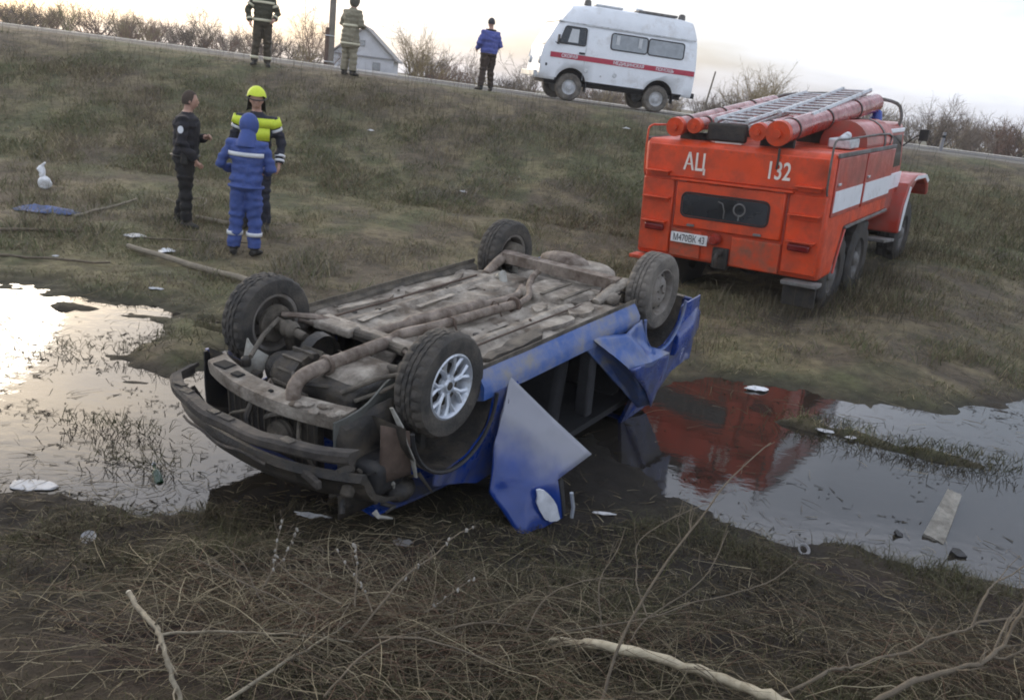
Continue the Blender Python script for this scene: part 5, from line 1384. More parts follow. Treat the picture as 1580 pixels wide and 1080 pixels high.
q = MB(); q.tube([T1((math.cos(a) * .214, math.sin(a) * .168 + .005, .955)) for a in np.linspace(0, 2 * PI, 28)], .022, 6, flat=.5); q.build('belt', MT['boot'], pr1)
q = MB(); q.box((.225, .03, .93), (.05, .09, .14)); q.build('belt_pouch', MT['boot'], pr1, bevel=.012)
# medic in hooded blue suit, back to us
bluec = cloth('blue_work_suit', (.055, .090, .27))
pr2, HP2, T2 = person('hooded figure in blue work suit, back turned, reflective stripe across shoulders', place(-3.36, 9.95), R(4), 1.66,
    {'legs': [((.11, .02, .50), (.125, .0, .09), (.3, 1)), ((-.105, .0, .50), (-.135, -.02, .09), (-.4, 1))], 'arms': [((.29, .06, 1.12), (.17, .26, 1.08), .7, (1, 0, 0)), ((-.33, .02, 1.13), (-.20, .24, 1.06), .7, (-1, 0, 0))], 'lean': (0, .03)},
    bluec, bluec, MT['boot'], bulk=1.14, loose=1.30)
cap_shell(pr2, 'hood', HP2, bluec, (.118, .135, .150), -.125, .06, c=(0, -.012, .0))
q = MB(); q.tube([T2((0, -.03, 1.40)), T2((0, -.03, 1.49)), HP2((0, -.03, -.06))], [.175, .135, .105], 18, flat=.8); q.build('hood_collar', bluec, pr2, smooth=60)
torso_band(pr2, 'back_stripe', T2, 1.305, .235, .178, .052, MT['reflect'], PI * 1.12, PI * 1.88)
for s, kx in ((1, .120), (-1, -.125)): band(pr2, 'leg_stripe', ((kx, -.005, .30), (0, 0, 1)), .098, .05, MT['reflect'])
q = MB(); q.tube([T2((math.cos(a) * .214, math.sin(a) * .170 + .005, .90)) for a in np.linspace(0, 2 * PI, 28)], .016, 6); q.build('jacket_hem', bluec, pr2)
# rescuer in yellow helmet and high-visibility yoke, half hidden behind the blue suit
darkblue = cloth('dark_blue_turnout_cloth', (.022, .024, .036))
pr3, HP3, T3 = person('rescuer in bright yellow helmet and dark suit with fluorescent shoulders', place(-3.66, 11.2), R(188), 1.84,
    {'legs': [((.10, .015, .50), (.13, .0, .09), (.3, 1)), ((-.11, .015, .50), (-.14, .01, .09), (-.3, 1))], 'arms': [((.28, .02, 1.12), (.22, .22, 1.02), .6), ((-.30, -.02, 1.13), (-.30, .08, .90), .6, (-1, 0, 0))], 'lean': (0, .04)},
    darkblue, darkblue, MT['boot'], bulk=1.1, loose=1.15, head_yaw=R(10), head_pitch=R(-14))
hel = cap_shell(pr3, 'helmet', HP3, MT['hivis'], (.118, .142, .145), .0, .055, c=(0, -.01, .02))
q = MB(); q.tube([HP3((math.cos(a) * .122, -.01 + math.sin(a) * .150, .035)) for a in np.linspace(0, 2 * PI, 30)], .012, 6, flat=.6); q.build('helmet_brim', MT['boot'], hel)
q = MB(); q.grid(lambda u, v: HP3((math.cos(PI * (1.1 + .8 * u)) * (.105 + .02 * v), -.02 + math.sin(PI * (1.1 + .8 * u)) * (.125 + .03 * v), .02 - .19 * v)), 14, 5); solid(q.build('neck_flap', MT['boot'], hel, smooth=60), .006)
torso_band(pr3, 'fluorescent_yoke', T3, 1.385, .236, .172, .115, MT['hivis'])
torso_band(pr3, 'fluorescent_front', T3, 1.25, .220, .168, .16, MT['hivis'], PI * .20, PI * .80)
for s, el, wr in ((1, (.28, .02, 1.12), (.22, .22, 1.02)), (-1, (-.30, -.02, 1.13), (-.30, .08, .90))):
    d = Vector(wr) - Vector(el); band(pr3, 'cuff_stripe', (Vector(el) + d * .62, d), .064, .03, MT['reflect']); band(pr3, 'cuff_stripe', (Vector(el) + d * .86, d), .060, .03, MT['reflect'])
    sh = Vector(T3((s * .195, 0, 1.415))); d2 = Vector(el) - sh; band(pr3, 'shoulder_patch', (sh + d2 * .10, d2), .092, .10, MT['hivis']); band(pr3, 'sleeve_stripe', (sh + d2 * .38, d2), .080, .035, MT['reflect'])
# fireman on the crest, dark olive kit with pale tape
olive = cloth('dark_olive_turnout_cloth', (.050, .048, .028)); olbrown = cloth('brown_olive_trouser_cloth', (.060, .048, .030))
tape = pmat('pale_yellow_tape', (.62, .58, .42), rough=.5, var=.1)
pr4, HP4, T4 = person('fireman in dark olive kit with pale tape, standing on the crest by a pole', place(-6.65, 20.55), R(-160), 1.84,
    {'legs': [((.13, .04, .50), (.17, .05, .09), (.4, 1)), ((-.10, .0, .50), (-.12, -.02, .09), (-.2, 1))], 'arms': [((.33, .0, 1.16), (.28, .10, .93), .5, (1, 0, 0)), ((-.30, .06, 1.16), (-.22, .24, 1.02), .5, (-1, 0, 0))]},
    olive, olbrown, MT['boot'], bulk=1.18, loose=1.25, voxel=.014)
hel = cap_shell(pr4, 'helmet', HP4, olive, (.118, .142, .145), .0, .055, c=(0, -.01, .02))
torso_band(pr4, 'tape_band', T4, 1.36, .252, .180, .05, tape); torso_band(pr4, 'tape_band', T4, .99, .232, .182, .055, tape)
for el, wr, sh in (((.33, .0, 1.16), (.28, .10, .93), (.195, 0, 1.415)), ((-.30, .06, 1.16), (-.22, .24, 1.02), (-.195, 0, 1.415))):
    d = Vector(wr) - Vector(el); band(pr4, 'cuff_tape', (Vector(el) + d * .75, d), .068, .045, tape)
    d = Vector(el) - Vector(sh); band(pr4, 'sleeve_tape', (Vector(sh) + d * .5, d), .086, .05, tape)
for x, y in ((.165, .045), (-.118, -.015)): band(pr4, 'ankle_tape', ((x, y, .20), (0, 0, 1)), .088, .06, tape)
# second fireman in pale beige canvas kit with hood
beige = cloth('faded_beige_canvas', (.215, .195, .135)); beige2 = cloth('faded_beige_canvas_trousers', (.26, .235, .165))
pr5, HP5, T5 = person('fireman in faded beige canvas coat and hood, beside the pole', place(-4.72, 21.0), R(-30), 1.80,
    {'legs': [((.10, .03, .50), (.11, .03, .09), (.2, 1)), ((-.10, .0, .50), (-.12, -.02, .09), (-.2, 1))], 'arms': [((.28, .04, 1.14), (.16, .26, 1.12), .6, (1, 0, 0)), ((-.28, .02, 1.14), (-.18, .22, 1.0), .6, (-1, 0, 0))], 'lean': (0, .05)},
    beige, beige2, MT['boot'], bulk=1.2, loose=1.35, voxel=.014, coat=True)
cap_shell(pr5, 'hood', HP5, pmat('grey_canvas_hood', (.10, .092, .075), rough=.8), (.115, .135, .148), -.12, .06, c=(0, -.01, .0))
torso_band(pr5, 'tape_band', T5, 1.12, .220, .172, .05, tape); torso_band(pr5, 'tape_band', T5, .72, .245, .20, .045, tape)
# medic in blue jacket striding along the crest
bj = cloth('violet_blue_jacket', (.085, .105, .33)); br = cloth('dark_brown_trousers', (.050, .034, .026))
pr6, HP6, T6 = person('man in blue jacket and brown trousers standing on the crest by the ambulance', place(-1.52, 22.35), R(35), 1.74,
    {'legs': [((.13, .04, .50), (.19, .05, .09), (.3, 1)), ((-.12, -.0, .50), (-.18, -.04, .09), (-.3, 1))], 'arms': [((.29, -.04, 1.14), (.20, .16, 1.04), .6, (1, 0, 0)), ((-.29, .02, 1.14), (-.24, .20, 1.02), .6, (-1, 0, 0))]},
    bj, br, MT['boot'], bulk=1.3, loose=1.25, voxel=.014)
cap_shell(pr6, 'knit_cap', HP6, pmat('grey_knit_cap', (.055, .055, .06), rough=.9, bump=.4), (.088, .108, .128), -.03, .04)
torso_band(pr6, 'collar', T6, 1.475, .135, .115, .07, navy)
for p_ in (pr1, pr2, pr3, pr4, pr5, pr6): del p_['_head']

# ------------------------------------------------------------------ cut branches in the foreground
MT['bark'] = pmat('grey_brown_bark', (.135, .108, .074), rough=.85, var=.3, scale=20, bump=.4, bscale=60)
MT['bark_pale'] = pmat('pale_birch_bark', (.26, .225, .16), rough=.8, var=.25, scale=14, dirt=((.12, .095, .06), .33, 18.0), bump=.4, bscale=60)
MT['peeled'] = pmat('peeled_pale_wood', (.46, .40, .28), rough=.7, var=.18, scale=12, dirt=((.22, .17, .10), .3, 14.0), bump=.3, bscale=50)
MT['cut_wood'] = pmat('fresh_cut_wood', (.72, .64, .48), rough=.7, var=.1)
MT['catkin'] = pmat('grey_willow_bud', (.30, .28, .24), rough=.9, var=.2)
BR = {
    'A': ([(-1.272, 2.62, 0.522), (-1.202, 2.537, 0.529), (-1.129, 2.453, 0.55), (-1.054, 2.37, 0.569), (-1.002, 2.287, 0.575), (-0.945, 2.203, 0.561), (-0.877, 2.12, 0.518)], 0.0135, 0.01),
    'B': ([(-1.107, 2.5, 0.456), (-0.978, 2.53, 0.467), (-0.804, 2.56, 0.466), (-0.64, 2.59, 0.46), (-0.443, 2.62, 0.437)], 0.007, 0.004),
    'C': ([(-0.743, 2.12, 0.538), (-0.646, 2.33, 0.52), (-0.568, 2.54, 0.464), (-0.479, 2.75, 0.432)], 0.009, 0.005),
    'D': ([(0.442, 2.35, 0.513), (0.507, 2.51, 0.675), (0.631, 2.67, 0.865), (0.773, 2.83, 1.007), (0.905, 2.99, 1.121), (1.077, 3.15, 1.217)], 0.008, 0.003),
    'E': ([(0.489, 2.75, 0.451), (0.461, 2.837, 0.584), (0.462, 2.925, 0.65), (0.522, 3.013, 0.724), (0.554, 3.1, 0.782)], 0.005, 0.002),
    'F': ([(0.295, 2.86, 0.376), (0.393, 2.783, 0.435), (0.48, 2.707, 0.491), (0.71, 2.63, 0.519), (0.908, 2.553, 0.525), (1.049, 2.477, 0.541), (1.137, 2.4, 0.552)], 0.018, 0.020),
    'G': ([(-0.44, 2.62, 0.46), (-0.362, 2.7, 0.556), (-0.298, 2.78, 0.629), (-0.239, 2.86, 0.65), (-0.194, 2.94, 0.654), (-0.133, 3.02, 0.693), (-0.056, 3.1, 0.704)], 0.006, 0.003),
    'H': ([(-0.211, 2.85, 0.437), (-0.177, 2.917, 0.426), (-0.12, 2.983, 0.448), (-0.037, 3.05, 0.491)], 0.005, 0.003),
    'I': ([(-0.4, 2.75, 0.479), (-0.452, 2.85, 0.497), (-0.515, 2.95, 0.497), (-0.615, 3.05, 0.542)], 0.005, 0.003),
    'J': ([(-0.471, 2.75, 0.497), (-0.495, 2.875, 0.603), (-0.532, 3.0, 0.599)], 0.005, 0.003),
    'K': ([(-0.552, 2.7, 0.436), (-0.767, 2.75, 0.491), (-0.893, 2.8, 0.494), (-1.023, 2.85, 0.507), (-1.166, 2.9, 0.528)], 0.005, 0.003),
    'L': ([(-0.784, 2.75, 0.407), (-0.878, 2.833, 0.454), (-0.949, 2.917, 0.502), (-1.063, 3.0, 0.531)], 0.004, 0.002),
    'M': ([(-0.86, 2.9, 0.433), (-0.851, 3.0, 0.486), (-0.875, 3.1, 0.518), (-0.879, 3.2, 0.57)], 0.004, 0.002),
    'N': ([(-0.867, 2.85, 0.429), (-0.843, 2.95, 0.479), (-0.823, 3.05, 0.487), (-0.811, 3.15, 0.548)], 0.004, 0.002),
    'O': ([(-0.688, 2.65, 0.452), (-0.67, 2.75, 0.438), (-0.633, 2.85, 0.488), (-0.595, 2.95, 0.515)], 0.004, 0.002),
    'P': ([(-0.521, 2.75, 0.498), (-0.706, 2.875, 0.481), (-0.851, 3.0, 0.486)], 0.005, 0.003),
    'Q': ([(1.309, 2.35, 0.635), (1.439, 2.417, 0.696), (1.563, 2.483, 0.695), (1.755, 2.55, 0.734), (1.845, 2.617, 0.737), (1.928, 2.683, 0.783), (1.994, 2.75, 0.918)], 0.015, 0.007),
    'R': ([(1.072, 2.5, 0.516), (1.227, 2.561, 0.582), (1.295, 2.622, 0.577), (1.395, 2.683, 0.555), (1.524, 2.744, 0.568), (1.655, 2.806, 0.571), (1.791, 2.867, 0.614), (1.938, 2.928, 0.631), (2.01, 2.989, 0.628), (2.269, 3.05, 0.652)], 0.009, 0.006),
    'S': ([(1.959, 2.95, 0.63), (2.028, 3.038, 0.714), (2.108, 3.125, 0.73), (2.223, 3.212, 0.738), (2.367, 3.3, 0.787)], 0.007, 0.004),
    'T': ([(1.868, 2.65, 0.702), (1.947, 2.7, 0.667), (2.083, 2.75, 0.709)], 0.007, 0.005),
    'U': ([(1.862, 2.65, 0.706), (1.941, 2.75, 0.737), (2.024, 2.85, 0.758), (2.151, 2.95, 0.809)], 0.006, 0.004),
    'V': ([(0.587, 2.75, 0.495), (0.664, 2.888, 0.514), (0.867, 3.025, 0.606), (0.963, 3.162, 0.66), (1.032, 3.3, 0.732)], 0.005, 0.002),
    'W': ([(0.313, 2.8, 0.462), (0.671, 2.92, 0.493), (0.861, 3.04, 0.509), (1.05, 3.16, 0.497), (1.248, 3.28, 0.512), (1.402, 3.4, 0.569)], 0.006, 0.0025),
    'X': ([(0.642, 2.8, 0.584), (0.604, 2.9, 0.649), (0.61, 3.0, 0.675), (0.623, 3.1, 0.741), (0.797, 3.2, 0.832), (0.951, 3.3, 0.856)], 0.005, 0.002),
    'Y': ([(0.194, 2.8, 0.444), (0.264, 2.883, 0.565), (0.444, 2.967, 0.612), (0.614, 3.05, 0.584)], 0.005, 0.0025),
    'Z': ([(-0.222, 2.7, 0.382), (-0.087, 2.763, 0.45), (0.06, 2.825, 0.45), (0.245, 2.888, 0.397), (0.43, 2.95, 0.401)], 0.006, 0.004),
    'a': ([(-0.406, 2.6, 0.471), (-0.191, 2.567, 0.528), (0.072, 2.533, 0.497), (0.311, 2.5, 0.449)], 0.006, 0.004),
    'b': ([(-0.451, 2.2, 0.541), (-0.37, 2.4, 0.559), (-0.265, 2.6, 0.506), (-0.039, 2.8, 0.439)], 0.006, 0.003),
}

BL = {'A': ('birch_branch', 'pale birch branch with a white cut end standing over the near bank'),
 'B': ('branch', 'thin straight branch running level from the birch branch into the brush heap'),
 'C': ('branch', 'slanting branch rising from the lower frame edge into the brush heap'),
 'D': ('twig', 'longest leaning twig, reaching up across the puddle towards the red reflection'),
 'E': ('twig', 'upright kinked twig just left of the long leaning twig'),
 'F': ('peeled_log', 'thick peeled white branch lying across the near bank'),
 'G': ('willow_twig', 'willow twig with buds pointing up at the hanging blue door'),
 'H': ('willow_twig', 'short budded willow twig beside the heap, under the car door'),
 'I': ('willow_twig', 'budded twig leaning left out of the middle of the heap'),
 'J': ('willow_twig', 'short upright budded twig in the middle of the heap'),
 'K': ('twig', 'straight twig leaning left from the heap towards the dark mud'),
 'L': ('twig', 'thin red-brown twig crossing above the straight left-leaning one'),
 'M': ('twig', 'upright budded twig below the car bumper, the highest of the heap'),
 'N': ('twig', 'budded twig curving right beside the highest one of the heap'),
 'O': ('twig', 'bent twig in the heap left of the upright budded one'),
 'P': ('twig', 'twig slanting down to the right across the upper heap'),
 'Q': ('branch', 'thick grey branch rising at the lower right corner'),
 'R': ('branch', 'long crooked branch lying level beside the thick corner branch'),
 'S': ('twig', 'twig bending over the puddle edge at the right frame edge'),
 'T': ('twig', 'short twig leaving the frame below the thick corner branch'),
 'U': ('twig', 'straight twig rising from the fork of the thick corner branch'),
 'V': ('twig', 'forked twig rising right of the long leaning twig'),
 'W': ('branch', 'low spreading twig ending above the puddle shore'),
 'X': ('twig', 'hooked twig bending sharply right over the dark mud'),
 'Y': ('twig', 'twig arching over the broken end of the peeled branch'),
 'Z': ('branch', 'level brown branch between the heap and the peeled branch'),
 'a': ('branch', 'brown branch slanting down right through the heap'),
 'b': ('branch', 'branch curving up from the lower edge through the heap')}
for k, (pts, r0, r1) in BR.items():
    nm, lab = BL[k]
    rt = empty(nm, pts[0]); tag(rt, lab, 'branch', 'cut branches on the near bank')
    P_ = smooth_path([Vector(p) - Vector(pts[0]) for p in pts], 4)
    g = random.Random(ord(k)); n = len(P_)
    P_ = [p + Vector((g.uniform(-1, 1), g.uniform(-1, 1), g.uniform(-1, 1))) * r0 * .35 for p in P_]
    if k != 'F': r0, r1 = r0 * .74, r1 * .74
    rad = [(r0 + (r1 - r0) * i / (n - 1)) * (1 + g.uniform(-.12, .12)) for i in range(n)]
    mat = MT['bark_pale'] if k in 'ACB' else MT['peeled'] if k == 'F' else MT['bark']
    m = MB(); m.tube(P_, rad, 8 if r0 > .008 else 6); m.build('stem', mat, rt, smooth=60)
    if k == 'A':
        m = MB(); d = (P_[0] - P_[1]).normalized(); m.tube([P_[0] - d * .002, P_[0] + d * .006], [r0 * 1.02, r0 * .95], 10); m.build('cut_end', MT['cut_wood'], rt)
    if k != 'F':
        for q in range(3 if r0 < .005 else 5):      # side shoots
            i = g.randrange(n // 4, n - 1); d = (P_[min(i + 1, n - 1)] - P_[i - 1]).normalized(); sd = Vector((g.uniform(-1, 1), g.uniform(-.6, .6), g.uniform(-.2, 1))).normalized()
            L_ = g.uniform(.04, .16); m = MB(); m.tube([P_[i], P_[i] + (d + sd).normalized() * L_ * .5, P_[i] + (d * 1.4 + sd).normalized() * L_], [rad[i] * .5, rad[i] * .38, .0012], 5); m.build('side_shoot', mat, rt)
    if k in 'GHIJMN':
        for q in range(9):
            i = g.randrange(n // 3, n); m = MB(); m.ell(P_[i] + Vector((g.uniform(-1, 1), g.uniform(-1, 1), g.uniform(-1, 1))) * .006, (.005, .005, .009), 7, 5, (g.uniform(-.6, .6), g.uniform(-.6, .6), 0)); m.build('bud', MT['catkin'], rt)

def ribbons(name, paths, widths, cols, mat, label, kind='stuff', parent=None):
    """many thin three-sided stems in one mesh; paths: (n, k, 3)"""
    n, k, _ = paths.shape
    d = np.gradient(paths, axis=1); d /= np.maximum(np.linalg.norm(d, axis=2, keepdims=True), 1e-9)
    a = np.cross(d, np.array([.31, .9, .3])); a /= np.maximum(np.linalg.norm(a, axis=2, keepdims=True), 1e-9); b = np.cross(d, a)
    taper = np.linspace(1, .3, k)[None, :, None] * widths[:, None, None]
    V = np.stack([paths + (a * math.cos(t) + b * math.sin(t)) * taper for t in (0, 2.094, 4.189)], 2)      # n,k,3,3
    idx = np.arange(n * k * 3).reshape(n, k, 3); F = []
    for j in range(3):
        j2 = (j + 1) % 3
        F.append(np.stack([idx[:, :-1, j], idx[:, :-1, j2], idx[:, 1:, j2], idx[:, 1:, j]], -1).reshape(-1, 4))
    C = np.repeat(cols, k * 3, axis=0)
    me = mesh_np(name, V.reshape(-1, 3), np.concatenate(F), [mat], C, smooth=True)
    o = link(name, me, parent)
    if label or kind: tag(o, label, None, kind=kind)
    return o

MT['twig'] = pmat('fine_twig', (.14, .11, .07), rough=.85, var=.2, scale=10, attr='tint', spec=.2)
def twig_paths(g, n, cx, cy, sx, sy, lmin, lmax, rise, k=5, zoff=.01):
    x = cx + g.normal(0, sx, n); y = cy + g.normal(0, sy, n); th = g.random(n) * 2 * PI; L_ = lmin + (lmax - lmin) * g.random(n)
    t = np.linspace(0, 1, k)[None, :]; bend = (g.random(n) - .5)[:, None] * .7
    ang = th[:, None] + bend * t
    px = x[:, None] + np.cos(ang) * L_[:, None] * t; py = y[:, None] + np.sin(ang) * L_[:, None] * t
    z = height(px.ravel(), py.ravel()).reshape(n, k); z = np.maximum(z, 0)
    lift = zoff + g.random(n)[:, None] * rise * (.4 + .6 * np.sin(t * PI * (.5 + .5 * g.random(n)[:, None])))
    return np.stack([px, py, z + lift], 2)
g = np.random.default_rng(55)
def pal(g, n, cs): return np.array(cs)[g.integers(0, len(cs), n)] * (.6 + .7 * g.random((n, 1)))
TW = [(.24, .20, .13), (.17, .135, .09), (.14, .088, .06), (.32, .275, .18), (.10, .082, .06)]
sets = [(1250, -.45, 2.78, .45, .28, .12, .60, .16), (900, .05, 2.78, .50, .24, .12, .55, .13), (420, 2.0, 2.95, .40, .25, .15, .6, .20), (800, -.75, 3.1, .42, .30, .08, .40, .10), (320, .9, 3.3, .9, .5, .06, .35, .06), (260, -1.7, 2.9, .8, .5, .05, .28, .05)]
PT = np.concatenate([twig_paths(g, *s_) for s_ in sets]); W_ = .0009 + .0018 * g.random(len(PT)) ** 2
ribbons('brushwood', PT, W_, pal(g, len(PT), TW), MT['twig'], 'tangle of fine dead twigs heaped on the near bank')
# dry straw lying about the near bank and the flat
PT = np.concatenate([twig_paths(g, 9000, 0, 3.3, 2.2, .7, .03, .15, .025, 3, .004), twig_paths(g, 3200, 0, 10, 6, 2.2, .08, .30, .03, 3, .006)])
ribbons('straw_litter', PT, .0012 + .0016 * g.random(len(PT)), pal(g, len(PT), [(.22, .18, .11), (.15, .115, .07), (.10, .08, .05), (.28, .24, .16)]), MT['twig'], 'dead straw and stalks scattered over the ground')
# flotsam of straw and mud on the flood water
n = 60000
x = -5.6 + 11.4 * g.random(n); y = 4.0 + 4.4 * g.random(n)
z = height(x, y); dens = sstep(.52, .74, fbm(x * 1.9, y * 4.6, 91, 4)) * np.where(x < -1.3, 1.0, .22) + .006
keep = (z < .01) & (g.random(n) < dens * .40); x, y = x[keep], y[keep]; n = len(x)
th = g.normal(0, .5, n) + np.where(g.random(n) < .3, PI / 2, 0); L_ = .012 + .075 * g.random(n) ** 2; t = np.linspace(-.5, .5, 3)[None, :]
px = x[:, None] + np.cos(th)[:, None] * L_[:, None] * t; py = y[:, None] + np.sin(th)[:, None] * L_[:, None] * t
ribbons('flotsam', np.stack([px, py, np.full_like(px, .003) + .006 * np.abs(t)], 2), .0012 + .0032 * g.random(n), pal(g, n, [(.030, .025, .018), (.05, .042, .028), (.022, .019, .015), (.09, .075, .045)]), MT['twig'], 'bits of straw and mud floating on the flood water')
# sedge tufts on the islets
PTs = []
for (cx, cy, sx, sy, n_) in ((3.45, 6.42, .48, .07, 420), (2.75, 6.72, .3, .06, 160), (-2.75, 6.85, .25, .4, 260), (-2.5, 4.98, .2, .05, 160), (-3.6, 6.3, .5, .06, 160), (-2.1, 4.55, .15, .06, 90), (3.75, 6.2, .2, .06, 120)):
    PTs.append(twig_paths(g, n_, cx, cy, sx, sy, .02, .10, .12, 3, .0))
PT = np.concatenate(PTs)
PT[:, 1, 2] += .01; PT[:, 2, 2] += .02
ribbons('sedge', PT, .0018 + .002 * g.random(len(PT)), pal(g, len(PT), [(.07, .075, .03), (.05, .045, .025), (.11, .095, .05)]), MT['twig'], 'low sedge and weed growing on the muddy islets')

# ------------------------------------------------------------------ litter
MT['plastic_white'] = pmat('white_plastic_film', (.78, .79, .80), rough=.45, var=.08, dirt=((.35, .32, .27), .22, 20.0))
MT['paper'] = pmat('damp_white_board', (.52, .52, .52), rough=.7, var=.08, dirt=((.40, .37, .32), .25, 12.0))
MT['tarp'] = pmat('blue_cloth', (.06, .10, .24), rough=.8, var=.2, dirt=((.10, .09, .07), .3, 8.0))
def crumple(name, label, cat, x, y, sx, sy, amp, mat, seed, rz=0, zoff=.004, group='scraps of litter', up=0.0):
    m = MB(); g_ = random.Random(seed)
    def fn(u, v):
        ca, cb = u * 2 - 1, v * 2 - 1
        a = sx * .55 * ca * math.sqrt(max(0, 1 - cb * cb * .42)); b = sy * .55 * cb * math.sqrt(max(0, 1 - ca * ca * .42))
        an_ = math.atan2(cb, ca); w = 1 + .55 * (float(vnoise(np.array([2.2 * math.cos(an_) + 9]), np.array([2.2 * math.sin(an_) + 9]), seed)[0]) - .5)
        zz = amp * float(fbm(np.array([u * 3.1 + seed]), np.array([v * 3.1]), seed, 3)[0]) ** 1.5 * (1 - .7 * max(abs(u - .5), abs(v - .5)) * 2) + up * v
        xx, yy = a * w, b * w
        return (xx * math.cos(rz) - yy * math.sin(rz), xx * math.sin(rz) + yy * math.cos(rz), zz)
    m.grid(fn, 12, 12)
    o = m.build(name, mat, None, smooth=30); solid(o, .004); o.location = (x, y, max(hz(x, y), 0) + zoff); tag(o, label, cat, group); return o
m = MB(); m.ell((0, 0, .09), (.10, .07, .10), 26, 18); m.ell((-.03, 0, .24), (.055, .05, .10), 22, 14); m.tube([(-.03, 0, .30), (.0, .01, .35), (.03, 0, .38)], [.03, .022, .012], 8)
m.v = [(p[0] + .05 * (float(fbm(np.array([p[2] * 14.]), np.array([p[1] * 14. + p[0] * 9]), 3, 3)[0]) - .5), p[1] + .05 * (float(fbm(np.array([p[0] * 14.]), np.array([p[2] * 14.]), 4, 3)[0]) - .5), p[2] + .03 * (float(fbm(np.array([p[0] * 20.]), np.array([p[1] * 20.]), 6, 3)[0]) - .5)) for p in m.v]
o = m.build('plastic_bag', MT['plastic_white'], None, smooth=25); o.location = (-7.08, 12.2, hz(-7.08, 12.2)); tag(o, 'white plastic bag standing crumpled on the turf', 'bag', 'scraps of litter')
crumple('blue_cloth', 'flat blue cloth lying on the ground', 'cloth', -6.25, 10.85, .66, .50, .16, MT['tarp'], 5, .3, .01)
crumple('paper_scrap', 'white scrap lying near the dark uniformed man', 'paper', -4.74, 10.08, .22, .16, .08, MT['paper'], 7, .4)
crumple('paper_scrap', 'white rag on the ground at the end of the wooden pole', 'paper', -4.17, 9.62, .20, .14, .07, MT['plastic_white'], 9, 1.0)
crumple('paper_scrap', 'small white scrap at the far edge of the puddle', 'paper', -3.62, 8.12, .12, .07, .03, MT['paper'], 11, .2)
crumple('paper_scrap', 'tiny white speck low on the trampled turf', 'paper', -5.05, 8.85, .06, .05, .03, MT['paper'], 12, .2)
crumple('foam_board', 'flat white board floating at the near puddle edge', 'board', -2.56, 4.17, .21, .13, .012, MT['paper'], 13, .1, .006)
crumple('paper_scrap', 'crumpled white scrap in the red reflection of the fire engine', 'paper', 2.33, 7.56, .20, .12, .06, MT['plastic_white'], 15, .1, .01)
crumple('paper_scrap', 'larger white scrap at the tip of the grassy islet', 'paper', 2.68, 6.62, .14, .07, .04, MT['paper'], 17, -.3, .02)
crumple('paper_scrap', 'smaller white scrap beside the tip of the islet', 'paper', 2.88, 6.55, .09, .05, .03, MT['paper'], 19, .3, .02)
crumple('card_scrap', 'faint grey card trodden into the dark mud below the car', 'paper', -.43, 3.78, .085, .065, .01, pmat('muddy_card', (.16, .155, .15), rough=.8), 21, .2)
crumple('paper_scrap', 'long thin white sliver at the shore beyond the hanging door', 'paper', .66, 4.52, .13, .03, .015, MT['paper'], 23, .1)
crumple('paper_scrap', 'white tape crumpled in grass below the bumper', 'paper', -.95, 4.05, .18, .05, .05, MT['paper'], 25, -.1)
crumple('paper_scrap', 'white fleck high on the embankment left of the ambulance', 'paper', -3.36, 17.3, .12, .08, .06, MT['paper'], 27, 0, .10)
crumple('paper_scrap', 'white fleck on the slope below the ambulance', 'paper', 1.86, 19.0, .14, .10, .07, MT['paper'], 29, 0, .16)
crumple('paper_scrap', 'white fleck on the slope above the far rear wheel', 'paper', -1.2, 14.9, .12, .07, .05, MT['paper'], 31, 0, .06)
x, y = -1.93, 3.57
m = MB(); m.lathe([(0, .004), (.022, .004), (.034, .014), (.036, .016), (.030, .008), (0, .0)], 24, 'Z'); o = m.build('jar_lid', MT['paper'], None, smooth=40); o.location = (x, y, hz(x, y) + .012); o.rotation_euler = (.5, .1, 0); tag(o, 'round pale lid lying on the near bank', 'lid', 'scraps of litter')
x, y = 1.87, 4.5
m = MB(); m.lathe([(.022, .004), (.030, .012), (.040, .012), (.036, .002)], 20, 'Z', close=True); o = m.build('plastic_ring', pmat('muddy_plastic', (.24, .235, .23), rough=.6), None, smooth=40); o.location = (x, y, max(0, hz(x, y)) + .01); o.rotation_euler = (.7, .2, 0); tag(o, 'pale plastic ring at the shore below the islet', 'ring', 'scraps of litter')
bt = empty('bottle', (-1.98, 4.44, .015), (0, R(70), 2.2)); bt.scale = (.8, .8, .8); tag(bt, 'dark green bottle floating in the puddle', 'bottle')
MT['green_glass'] = pmat('dark_green_glass', (.012, .045, .018), rough=.1, var=.1, spec=.8)
m = MB(); m.lathe([(0, -.09), (.030, -.09), (.032, -.08), (.032, .02), (.024, .05), (.012, .07), (.011, .11), (.014, .112), (.014, .12), (0, .12)], 18, 'Z'); m.build('glass_body', MT['green_glass'], bt, smooth=50)
m = MB(); m.lathe([(0, .130), (.0155, .128), (.0155, .105)], 14, 'Z'); m.build('cap', MT['paper'], bt)
